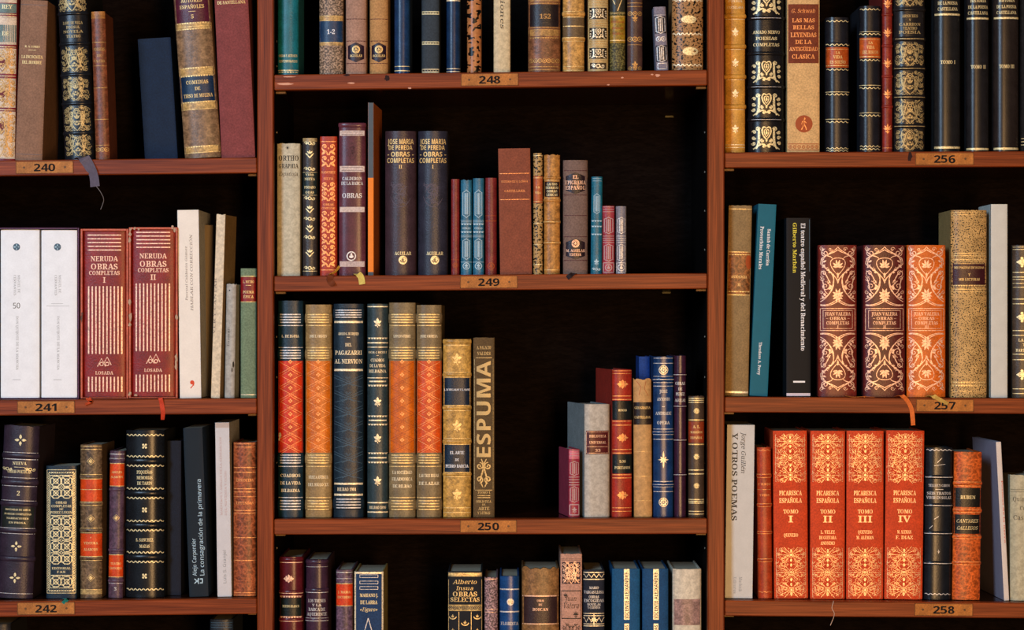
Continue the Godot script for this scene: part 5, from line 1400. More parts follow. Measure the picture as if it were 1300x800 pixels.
func row_250() -> void:
	basque([352.6, 384.6], 382, rgb(18, 42, 54), rgb(206, 50, 18), "dark teal book with a scuffed red-orange latticed middle panel", "silver", "copper", "L. DE EGUIA", ["CUADROS", "DE LA VIDA", "BILBAINA"], [604, 613.5, 623])
	basque([387.4, 420.6], 387, rgb(140, 114, 72), rgb(238, 98, 16), "tan book with orange panel beside the dark teal book", "gold", "copper", "JOSE E. URIGUEN", ["MUSICA ANTIGUA", "DEL SIGLO XX"], [606, 615.5])
	book({"x": [423.2, 461.4], "t": 386, "s": 250, "m": "leather", "c": rgb(20, 36, 48), "b": 6.0, "p": 2.6, "l": "blue-black book with blind chevrons and gilt title", "dp": 170, "e": [["rb", 398, 13, 1.0], ["rb", 640, 14, 1.0], ["g", "silver"], ["ls", 394, 403, 4, 1.3, 0.85], ["ls", 634, 645, 4, 1.3, 0.8], ["g", "cream"], ["ln", 409, 2.6, 0.95], ["ln", 470, 2.8, 0.95], ["ln", 614.5, 2.4, 0.95], ["ln", 628.5, 2.6, 0.95], ["tx", "ADOLFO G. DE URQUIJO", 424, 3.2, 26], ["ln", 428.5, 0.7, 0.1], ["tx", "DEL", 438, 4, 8], ["tx", "PAGAZARRI", 448, 5.4, 34], ["tx", "AL NERVION", 459, 5.4, 35], ["tx", "BILBAO 1904", 621.5, 4.2, 24, "b", 440], ["g", "blind"], ["fld", "chevrons", 475, 611, 0.94]]})
	book({"x": [466, 492.6], "t": 386, "s": 250, "m": "leather", "c": rgb(38, 54, 58), "b": 5.5, "l": "slate green book with gilt clover fleurons and rules", "dp": 160, "e": [["g", "cream"], ["ln", 389.5, 1.4], ["mot", "flr", 0, 410, 12], ["ch", 430, 1.0], ["ln", 435.5, 1.6], ["ln", 441, 1.0], ["tx", "OSCAR - E. ROCHELT", 447.5, 2.6, 23], ["ln", 451.5, 0.5, 0.1], ["tx", "CUADROS", 457.5, 3.8, 17], ["tx", "DE LA VIDA", 464.5, 3.8, 20], ["tx", "BILBAINA", 471.5, 3.8, 22], ["ln", 480, 1.0], ["ln", 484.5, 1.8, 0.8], ["ch", 490, 1.0], ["mot", "flr", 0, 510.5, 12], ["ch", 529, 1.0], ["ln", 534, 1.8, 0.85], ["ch", 539.5, 1.0], ["mot", "flr", 0, 557, 12], ["ch", 576, 1.0], ["ln", 581.5, 1.8, 0.85], ["ch", 587.5, 1.0], ["mot", "flr", 0, 611, 12], ["ln", 638.5, 1.6], ["tx", "BILBAO 1896", 644.5, 3.6, 21], ["ln", 650.5, 1.6]]})
	basque([493.6, 527.4], 384.5, rgb(116, 100, 70), rgb(242, 94, 12), "olive-tan book with bright orange panel and dark lattice", "gold", "rust", "LEOPOLDO GUTIERREZ", ["LA SOCIEDAD", "FILARMONICA", "DE BILBAO"], [600, 608.5, 617.5])
	basque([528.6, 560.6], 387.5, rgb(114, 96, 66), rgb(234, 72, 16), "olive-tan book with red-orange panel beside the ochre book", "gold", "copper", "JOSE ORUETA", ["LAS TRES BODAS", "DE LAZAR"], [604, 614])
	book({"x": [562.4, 598], "t": 431, "s": 250, "m": "calf", "c": rgb(178, 136, 64), "b": 5.0, "p": 2.8, "l": "ochre calf book with two navy labels", "e": [["pt", 480, 514.5, "navy"], ["pt", 565, 599.5, "navy"], ["g", "gold"], ["rb", 434, 5, 0.8], ["rb", 476, 5, 1.0], ["rb", 518, 5, 1.0], ["rb", 561, 5, 1.0], ["rb", 602.5, 4, 1.0], ["ln", 438.5, 0.7], ["mot", "flr", 0, 456, 15], ["ln", 473, 0.7], ["ln", 479, 0.7], ["g", "white"], ["tx", "J. ECHEGARAY Y E. SANZ", 495, 2.4, 33], ["tx", "EL ARTE", 575, 3.8, 18], ["tx", "DE", 584, 3.2, 5], ["tx", "PEDRO BARCIA", 592, 3.8, 29], ["g", "gold"], ["ln", 515, 0.7], ["ln", 521.5, 0.7], ["mot", "flr", 0, 541, 15], ["ln", 557, 0.7], ["ln", 564.5, 0.7], ["ln", 600, 0.7], ["ln", 605.5, 0.7], ["mot", "flr", 0, 628, 15], ["ls", 645, 651, 2, 0.9, 0.97]]})
	book({"x": [600.6, 627.8], "t": 428.5, "s": 250, "m": "cloth", "c": rgb(88, 68, 38), "b": 1.8, "p": 4.0, "worn": 1.6, "l": "olive-brown book with large gold lettering climbing the spine", "e": [["g", "dim"], ["tx", "A. PALACIO", 441.5, 4, 18], ["tx", "VALDES", 449, 4, 17], ["ln", 454.5, 0.8, 0.75], ["tv", "ESPUMA", 614, 458, 581, 18, 1, "S"], ["fld", "sinuous", 583, 619, 0.8], ["vs", 602.4, 626, 456, 622, 2, 0.5], ["ln", 622.5, 0.7, 0.8], ["tx", "TOMO I", 625.5, 3, 16], ["ls", 629.5, 632, 2, 1.0, 0.6], ["tx", "BIBLIOTECA", 637, 3, 19], ["tx", "DE", 641, 2.4], ["tx", "ARTE", 646, 4, 14], ["tx", "Y LETRAS", 651.5, 3.4, 16]]})
	book({"x": [722, 736.6], "t": 570.5, "s": 250, "yaw": 9.0, "m": "leather", "c": rgb(146, 48, 66), "b": 3.0, "dp": 74, "l": "tiny pink embossed book turned to show its crimson cover", "e": [["g", "pink"], ["pt", 573, 583, rgb(196, 104, 120), 0.9], ["ls", 572, 579, 3, 0.6, 0.9], ["fld", "relief", 586, 604, 0.95], ["ls", 606, 616, 4, 0.9, 0.92], ["fld", "relief", 618, 638, 0.95], ["box", 641, 654, 0.8, 1.2], ["mot", "flr", 0, 648, 8]]})
	book({"x": [742.4, 775.4], "t": 513.5, "s": 250, "yaw": 10.5, "m": "vellum", "c": rgb(174, 168, 156), "b": 5.0, "p": 2.8, "dp": 112, "l": "pale grey stained book with maroon label, turned to show its cover", "side": rgb(122, 128, 126), "e": [["pt", 547, 577, rgb(78, 24, 26), 0.9], ["g", "rose"], ["box", 548.5, 575.5, 0.86, 0.5], ["tx", "BIBLIOTECA", 554, 3.2, 22], ["tx", "UNIVERSAL", 562, 3.2, 22], ["ln", 567.5, 0.5, 0.8], ["tx", "33", 572, 3.6, 7]]})
	book({"x": [777.6, 803.2], "t": 469.5, "s": 250, "yaw": 8.5, "m": "leather", "c": rgb(150, 40, 26), "b": 5.0, "dp": 122, "l": "red leather book with black labels and gilt lozenges", "e": [["pt", 509, 533.5, rgb(16, 22, 24)], ["pt", 577, 601.5, rgb(16, 22, 24)], ["g", "copper"], ["ls", 471, 474.5, 2, 0.6, 0.96], ["mot", "lozenge", 0, 488, 13], ["ls", 503, 507.5, 2, 1.0, 0.97], ["ls", 535, 540, 2, 1.0, 0.97], ["mot", "lozenge", 0, 556, 13], ["ls", 571, 575.5, 2, 1.0, 0.97], ["ls", 603, 607, 2, 1.0, 0.97], ["mot", "lozenge", 0, 629, 13], ["ls", 645, 649.5, 2, 0.8, 0.97], ["g", "pale"], ["tx", "RIMAS", 521, 2.8, 11], ["tx", "LOS", 586, 3.2, 8], ["tx", "PURITANOS", 594, 3.4, 20]]})
	book({"x": [805, 828.2], "t": 480, "s": 250, "k": -0.006, "m": "vellum", "c": rgb(182, 138, 84), "b": 4.5, "worn": 4.0, "dp": 66, "l": "tan book with cracked head and black label", "e": [["pt", 511, 539.5, rgb(34, 24, 22)], ["g", "gold"], ["tx", "GEOGRAFIA", 518, 3.2, 20], ["tx", "CASTELLANA", 530, 3.2, 20], ["ln", 573.5, 0.4], ["ln", 605, 0.4], ["ln", 636, 0.4], ["g", "rust"], ["seg", 808, 484, 814, 492, 0.6], ["seg", 814, 492, 811, 502, 0.5], ["seg", 820, 484, 818, 494, 0.5], ["seg", 818, 494, 823, 503, 0.5]]})
	book({"x": [811, 825], "t": 453, "s": 250, "z": 76, "m": "cloth", "c": rgb(24, 58, 124), "b": 1.5, "dp": 90, "l": "bright blue cloth book rising behind the cracked tan book"})
	book({"x": [829.4, 855.2], "t": 453, "s": 250, "m": "shiny", "c": rgb(18, 48, 90), "b": 5.5, "l": "navy leather book with silver rosettes and starburst", "e": [["g", "silver"], ["rb", 482, 5, 1.0], ["rb", 550, 5, 1.0], ["rb", 616, 5, 1.0], ["ln", 455, 0.7], ["ln", 461.5, 0.8], ["ln", 478, 0.6], ["ln", 482, 0.9], ["ln", 486, 0.6], ["ln", 490.5, 0.8], ["ln", 545, 0.7], ["ln", 548.5, 0.6], ["ln", 552, 0.6], ["ln", 558, 0.8], ["ln", 611.5, 0.7], ["ln", 615.5, 0.6], ["ln", 618.5, 0.6], ["ln", 624.5, 0.8], ["k", "silver"], ["tx", "JOSE", 497, 4, 10], ["tx", "ANTONIO", 507, 4, 16], ["ln", 516.5, 0.6, 0.15], ["tx", "ANDRADE", 525, 4, 20], ["tx", "OPERA", 537, 4, 16], ["g", "cream"], ["mot", "ros", 0, 470, 12], ["mot", "star", 0, 584, 22], ["mot", "ros", 0, 638, 12]]})
	book({"x": [856, 871.2], "t": 452, "s": 250, "m": "shiny", "c": rgb(50, 24, 44), "b": 4.0, "l": "narrow glossy aubergine book with raised bands", "e": [["rb", 476, 3.5, 0.9], ["rb", 516, 3.5, 0.9], ["rb", 559, 3.5, 0.9], ["rb", 603, 3.5, 0.9], ["g", "silver"], ["ln", 476, 0.6], ["ln", 516, 0.6], ["ln", 559, 0.6], ["ln", 603, 0.6], ["tx", "OBRAS", 487, 3.8, 12], ["tx", "DE", 494, 3.4, 5], ["tx", "PEREZ", 500.5, 3.8, 11], ["tx", "AGUILAR", 508.5, 3.8, 13]]})
	book({"x": [874, 894.4], "t": 502.5, "s": 250, "m": "leather", "c": rgb(62, 48, 38), "b": 4.5, "worn": 1.5, "dp": 110, "l": "dark brown book with red label and gilt rosettes by the upright", "e": [["pt", 535.5, 562.5, rgb(132, 50, 24)], ["g", "pale"], ["ls", 506, 511, 3, 1.0, 0.96], ["mot", "ros", 0, 522, 7], ["g", "gold"], ["ln", 533.5, 1.4], ["ln", 564.5, 1.4], ["tx", "A. L.", 542, 3.6, 9], ["tx", "MARAÑON", 549, 2.8, 15], ["tx", "ESPAÑOL", 556, 2.8, 15], ["g", "pale"], ["mot", "ros", 0, 580, 7], ["ls", 597, 602, 2, 1.2, 0.96], ["mot", "ros", 0, 617, 7], ["ls", 634.5, 639, 3, 1.1, 0.96], ["ls", 649.5, 653, 2, 0.9, 0.96]]})

func row_251() -> void:
	book({"x": [354.2, 384], "t": 707.5, "s": 251, "m": "shiny", "c": rgb(84, 22, 30), "b": 7.0, "l": "glossy burgundy book with black label and gilt quatrefoil", "e": [["rb", 711, 4, 0.9], ["rb", 752, 5, 1.2], ["rb", 787, 5, 1.2], ["pt", 759.5, 782.5, rgb(18, 24, 22)], ["g", "rose"], ["ln", 714.5, 0.9], ["ln", 753.5, 0.9], ["ch", 758, 1.0], ["ch", 784, 1.0], ["ln", 789, 0.9], ["mot", "lozenge", 366.5, 735, 12], ["g", "pale"], ["tx", "RUFINO BLANCO", 770, 3, 21]]})
	book({"x": [388, 416.2], "t": 711, "s": 251, "m": "shiny", "c": rgb(56, 35, 50), "b": 7.5, "l": "glossy dark purple book with silver lettering and raised bands", "e": [["rb", 714, 5, 0.9], ["rb", 750, 6, 1.3], ["rb", 787, 5, 1.3], ["g", "silver"], ["ln", 720, 0.4], ["ln", 752.5, 0.9], ["ln", 788.5, 0.9], ["ln", 785, 0.5], ["tx", "LOS TRENES", 763, 4, 22], ["tx", "Y LA", 768.5, 3, 12], ["tx", "BARCA DE", 774, 4, 21], ["tx", "AQUERONTE", 780, 4, 25]]})
	book({"x": [426.4, 447.6], "t": 724, "s": 251, "m": "tree", "c": rgb(92, 70, 86), "b": 5.0, "l": "narrow mauve marbled book with vermilion label", "e": [["pt", 741.5, 769.5, rgb(206, 56, 22)], ["g", "silver"], ["ln", 727, 1.0], ["ln", 735, 0.5], ["g", "gold"], ["ln", 741.5, 0.9], ["tx", "J. MARIA", 752, 3, 16], ["tx", "ESCUDERO", 758.5, 3, 17], ["ln", 769.5, 0.9]]})
	book({"x": [449.6, 487], "t": 726, "s": 251, "m": "cloth", "c": rgb(28, 54, 88), "b": 2.0, "p": 5.0, "dp": 120, "sm": "leather", "side": rgb(196, 178, 118), "l": "dark blue book boxed in cream-gold edges with triangle device", "e": [["g", "cream"], ["ln", 727.6, 2.6, 0.985], ["vs", 450.8, 485.8, 726, 800, 2, 2.2], ["vs", 450.8, 485.8, 800, 940, 2, 2.2], ["g", "silver"], ["box", 730, 733.5, 0.62, 0.6], ["box", 738, 741.5, 0.62, 0.6], ["box", 745, 748.5, 0.62, 0.6], ["k", "pale"], ["tx", "MARIANO J.", 756, 4.2, 23], ["tx", "DE LARRA", 765, 4.6, 22], ["tx", "«Fígaro»", 774, 4.6, 22, "i"], ["seg", 467.5, 785, 461.5, 806, 1.0], ["seg", 467.5, 785, 473.5, 806, 1.0], ["seg", 461.5, 806, 473.5, 806, 1.0]]})
	book({"x": [568.4, 612.4], "t": 726, "s": 251, "m": "cloth", "c": rgb(22, 24, 28), "b": 4.0, "p": 3.0, "l": "black book with gilt script title and rows of small crescents", "e": [["g", "gold"], ["ls", 728, 731.5, 3, 1.0, 0.97], ["ln", 729.5, 2.4, 0.95], ["pt", 768, 776, rgb(176, 146, 86), 0.98, "calf"], ["tx", "Alberto", 739, 5.4, 30, "i"], ["tx", "Insua", 747, 5, 22, "i"], ["tx", "OBRAS", 754.5, 6, 31], ["tx", "SELECTAS", 761.5, 5.4, 37], ["g", "navy"], ["fld", "frieze", 769, 775, 0.96], ["g", "gold"], ["vs", 582.6, 598.2, 777, 930, 2, 0.7], ["vs", 569.6, 611.4, 736, 930, 2, 0.5], ["mot", "moon", 574.8, 783, 9], ["mot", "moon", 606, 783, 9], ["mot", "moon", 590.4, 791, 9], ["mot", "moon", 574.8, 801, 9], ["mot", "moon", 606, 801, 9]]})
	book({"x": [615, 632], "t": 733, "s": 251, "m": "marble", "c": rgb(132, 104, 104), "b": 4.0, "worn": 2.0, "l": "slim mauve-brown marbled book with torn head", "e": [["g", "rose"], ["ln", 735.5, 1.0], ["ln", 774, 0.7], ["ln", 777.5, 0.7]]})
	book({"x": [634.4, 659.4], "t": 732, "s": 251, "m": "shiny", "c": rgb(22, 62, 112), "b": 6.0, "l": "glossy royal blue book with a silver disc", "e": [["g", "silver"], ["ln", 748.5, 1.6], ["ln", 777, 1.6], ["mot", "disc", 648, 764.5, 9], ["g", "gold"], ["mot", "seal", 648, 764.5, 6], ["k", "silver"], ["tx", "FLORESTA", 792, 4, 22]]})
	book({"x": [662.4, 709.8], "t": 719.5, "s": 251, "m": "calf", "c": rgb(126, 90, 52), "b": 8.0, "worn": 7.0, "l": "thick brown calf book with torn head and dark label", "e": [["pt", 758, 791.5, rgb(48, 30, 30)], ["g", "rose"], ["ln", 757, 1.4], ["ln", 792.5, 1.0], ["tx", "OBRAS", 763, 2.6, 9], ["tx", "DE", 768, 2.6], ["tx", "BOSCAN", 774, 3.6, 20]]})
	book({"x": [711.4, 739], "t": 703, "s": 251, "m": "cloth", "c": rgb(182, 136, 114), "b": 3.0, "p": 3.5, "worn": 1.5, "l": "salmon pink book with black ornate printed panels", "e": [["pt", 714, 741.5, rgb(58, 42, 44), 0.84, "cloth"], ["g", "rose"], ["fld", "arab", 714.5, 741, 0.8], ["mot", "ros", 0, 728, 10], ["g", "ink"], ["ls", 710, 712, 2, 0.4, 0.9], ["ln", 750.5, 1.2, 0.9], ["ln", 785.5, 1.2, 0.9], ["vs", 713, 737.4, 750, 785, 2, 0.5], ["tx", "Juan", 760, 6, 14, "i"], ["tx", "Valera", 769, 7, 20, "i"], ["mot", "sprig", 731, 780, 9], ["mot", "sprig", 718, 756, 7], ["fld", "arab", 793, 830, 0.8]]})
	book({"x": [740.4, 767.6], "t": 724, "s": 251, "m": "cloth", "c": rgb(26, 30, 42), "b": 5.0, "l": "black cloth book with white zigzag and star ornament", "e": [["g", "cream"], ["ln", 727, 1.2], ["fld", "zigzag", 729, 733.5, 0.95], ["ln", 735.8, 1.2], ["ls", 779, 782, 2, 0.9, 0.96], ["mot", "star", 0, 787, 16], ["fld", "zigzag", 784, 790, 0.95], ["ls", 792.5, 795, 2, 0.9, 0.96], ["k", "silver"], ["tx", "MARIO", 746.5, 3.2, 12], ["tx", "VARGAS LLOSA", 752, 3.8, 25], ["tx", "OBRAS", 758, 3.4, 13], ["tx", "ESCOGIDAS", 762.8, 3.8, 25], ["tx", "NOVELAS", 767.8, 3.2, 17], ["tx", "Y CUENTOS", 771.8, 2.8, 16]]})
	for v in 2:
		var x := [795.6, 832.8][v] as float
		book({"x": [[777, 812.6], [815.4, 848.6]][v], "t": 722.5, "s": 251, "m": "cloth", "c": [rgb(20, 76, 116), rgb(20, 66, 106)][v], "b": 4.0, "p": 3.0, "l": ["broader teal-blue cloth book with cream strip, beside black zigzag book", "teal-blue cloth book with cream strip, beside the ivory vellum book"][v], "e": [["g", "cream"], ["seg", x, 722.8, x, 787, 7.0], ["seg", x, 792, x, 812, 6.0], ["k", "navy"], ["tv", "VICENTE ALEIXANDRE", x, 727, 786, 4.4, 1, "S"], ["tv", "OBRAS", x, 794, 811, 4.0, 1, "S"]]})
	book({"x": [854, 890.6], "t": 722.5, "s": 251, "m": "vellum", "c": rgb(198, 188, 166), "b": 5.5, "l": "ivory vellum book with faded mauve label", "worn": 1.2, "e": [["pt", 761, 794, rgb(142, 112, 104), 0.93, "calf"], ["g", "grey"], ["vs", 856.2, 889, 724, 930, 2, 0.4]]})

# ---------- right bay ----------
func row_256() -> void:
	book({"x": [920.8, 946.4], "t": -62, "s": 256, "m": "leather", "c": rgb(202, 142, 58), "b": 5.5, "l": "golden yellow leather book with raised bands and gilt flowers", "e": [["rb", -17, 6, 1.8], ["rb", 20.5, 6, 1.8], ["rb", 59, 6, 1.8], ["rb", 97.5, 6, 1.8], ["rb", 135.5, 6, 1.8], ["g", "cream"], ["tx", "POESIA", 1.5, 3, 18], ["tx", "CASTELLANA", 9.5, 3, 20], ["ln", 24.5, 0.5], ["ln", 62.8, 0.5], ["ln", 101.2, 0.5], ["ln", 139.2, 0.5], ["mot", "flr", 0, 41, 11], ["mot", "flr", 0, 80, 11], ["mot", "flr", 0, 119, 11], ["mot", "flr", 0, 164, 11], ["ls", 184, 187.5, 2, 0.8, 0.96]]})
	book({"x": [950.6, 995.6], "t": -58, "s": 256, "m": "shiny", "c": rgb(20, 20, 23), "b": 10.0, "l": "black leather book with silvery heart and scroll panels", "e": [["rb", -20, 5, 1.6], ["rb", 23, 5, 1.6], ["rb", 68, 5, 1.6], ["rb", 110.5, 5, 1.6], ["rb", 152, 5, 1.6], ["g", "silver"], ["ln", 23, 0.6, 0.8], ["ln", 110.5, 0.5, 0.8], ["ln", 152, 0.5, 0.8], ["g", "pale"], ["fld", "heart", -14, 18.5, 0.78], ["fld", "heart", 76, 105, 0.78], ["fld", "heart", 117, 147, 0.78], ["fld", "heart", 159, 190, 0.78], ["tx", "AMADO NERVO", 41, 4, 34], ["tx", "POESIAS", 49, 4, 27], ["tx", "COMPLETAS", 57, 4, 33]]})
	book({"x": [999.4, 1040.8], "t": -48, "s": 256, "m": "cloth", "c": rgb(204, 164, 108), "b": 3.0, "p": 4.0, "l": "buff cloth book with brown title panel and round walking-figure emblem", "e": [["pt", 5.5, 80.5, rgb(112, 50, 26), 0.94, "cloth"], ["g", "copper"], ["tx", "G. Schwab", 14, 5, 30, "i"], ["tx", "LAS MAS", 26, 5, 29], ["tx", "BELLAS", 35, 5, 27], ["tx", "LEYENDAS", 44.5, 5.6, 33], ["tx", "DE LA", 53.5, 5, 21], ["tx", "ANTIGÜEDAD", 62.5, 5, 36], ["tx", "CLASICA", 72, 5.4, 29], ["g", "rust"], ["mot", "disc", 1020.6, 157.5, 22], ["g", "copper"], ["mot", "walker", 1020.6, 157.5, 21], ["g", "rust"], ["ln", 183, 0.9, 0.96], ["fld", "frieze", 184, 189.5, 0.94], ["ln", 190.5, 0.9, 0.96]]})
	for v in 2:
		book({"x": [[1049, 1078.4], [1091.8, 1118.8]][v], "t": [22.0, 7.5][v], "s": 256, "m": "shiny", "c": rgb(24, 25, 31), "b": 7.0, "l": ["black leather book with wavy gilt lines and low orange label", "black leather book with wavy gilt lines, touching the slim red book"][v], "e": ([["rb", 56, 4, 1.2], ["rb", 118, 4, 1.2], ["rb", 152.5, 4, 1.2], ["pt", 60, 86, rgb(166, 72, 22)], ["g", "pale"], ["wv", 27], ["wv", 57], ["wv", 88.5], ["ln", 117, 0.7], ["wv", 120], ["ln", 151.5, 0.7], ["wv", 155], ["wv", 188.5], ["wv", 191.5], ["g", "gold"], ["ln", 62.5, 0.5], ["ln", 83.5, 0.9], ["tx", "LA", 67, 3], ["tx", "VIDA", 72.5, 4, 12], ["tx", "ES SUEÑO", 79, 4, 20]] if v == 0 else [["rb", 43, 4, 1.2], ["rb", 110, 4, 1.2], ["rb", 145.5, 4, 1.2], ["pt", 48, 74, rgb(172, 78, 24)], ["g", "pale"], ["wv", 12], ["ln", 40.5, 0.6], ["wv", 43.5], ["wv", 76.5], ["ln", 108.5, 0.7], ["wv", 112], ["ln", 143.5, 0.7], ["wv", 147], ["wv", 186], ["wv", 189.5], ["g", "gold"], ["ln", 50, 0.5], ["ln", 72, 0.9], ["tx", "LA", 54.5, 3], ["tx", "VIDA", 60, 4, 10], ["tx", "DEL BUSCON", 66.5, 4, 20]])})
	book({"x": [1120.4, 1133.4], "t": -40, "s": 256, "m": "leather", "c": rgb(122, 36, 26), "b": 3.6, "l": "slim red leather book with gilt leaf sprigs", "e": [["rb", 18.5, 4, 1.0], ["rb", 58.5, 4, 1.0], ["rb", 97, 4, 1.0], ["rb", 135.5, 4, 1.0], ["g", "copper"], ["mot", "sprig", 0, 4, 13], ["mot", "sprig", 0, 41, 13], ["mot", "sprig", 0, 80, 13], ["mot", "sprig", 0, 119, 13], ["mot", "sprig", 0, 163, 13], ["ln", 188, 0.5]]})
	book({"x": [1135.2, 1175.4], "t": -50, "s": 256, "m": "shiny", "c": rgb(28, 26, 27), "b": 9.0, "l": "black leather book with bronze interlaced foliage panels", "e": [["rb", 12, 5, 1.5], ["rb", 49.5, 6, 1.8], ["rb", 87, 5, 1.7], ["rb", 123.5, 5, 1.7], ["rb", 160.5, 5, 1.7], ["g", "dim"], ["ln", 49.5, 1.0, 0.85], ["ln", 87, 0.8, 0.9], ["ln", 123.5, 0.8, 0.9], ["ln", 160.5, 0.8, 0.9], ["fld", "arab", -24, 8, 0.84], ["fld", "arab", 55, 83.5, 0.88], ["fld", "arab", 92, 120, 0.88], ["fld", "arab", 128.5, 157, 0.88], ["fld", "arab", 165, 190.5, 0.88], ["tx", "ARNICHES", 20.5, 3.6, 20], ["tx", "Y", 25.5, 3], ["tx", "CARRION", 31, 3.6, 27], ["tx", "TEATRO", 36, 3.6, 18], ["tx", "POESIA", 41, 3.8, 28]]})
	for v in 3:
		var yo := [0.0, 5.0, 4.5][v] as float
		book({"x": [[1186.6, 1220.4], [1227.6, 1256.8], [1262, 1294.6]][v], "t": -52, "s": 256, "m": "shiny", "c": [rgb(26, 26, 27), rgb(26, 25, 27), rgb(34, 28, 26)][v], "b": 8.0, "l": ["plain black volume marked TOMO I", "plain black volume marked TOMO II", "plain brownish-black volume marked TOMO III"][v], "e": [["g", "pale"], ["tx", "HISTORIA", -4 + yo, 4, 20], ["tx", "DE LA POESIA", 4 + yo, 4, 25], ["tx", "CASTELLANA", 11.5 + yo, 4, 25], ["ln", 18.5 + yo, 2.4, 0.95], ["tx", ["TOMO I", "TOMO II", "TOMO III"][v], 79 + yo * 1.2, 4.4, 19], ["ln", 187.5 + [0, 2, 1.5][v], 2.8, 0.97]]})
	book({"x": [1296.6, 1330], "t": -52, "s": 256, "m": "shiny", "c": rgb(28, 26, 26), "b": 8.0, "l": "dark book cut by the frame edge beside TOMO III", "e": [["g", "pale"], ["ls", 176, 184, 3, 1.0, 0.95]]})

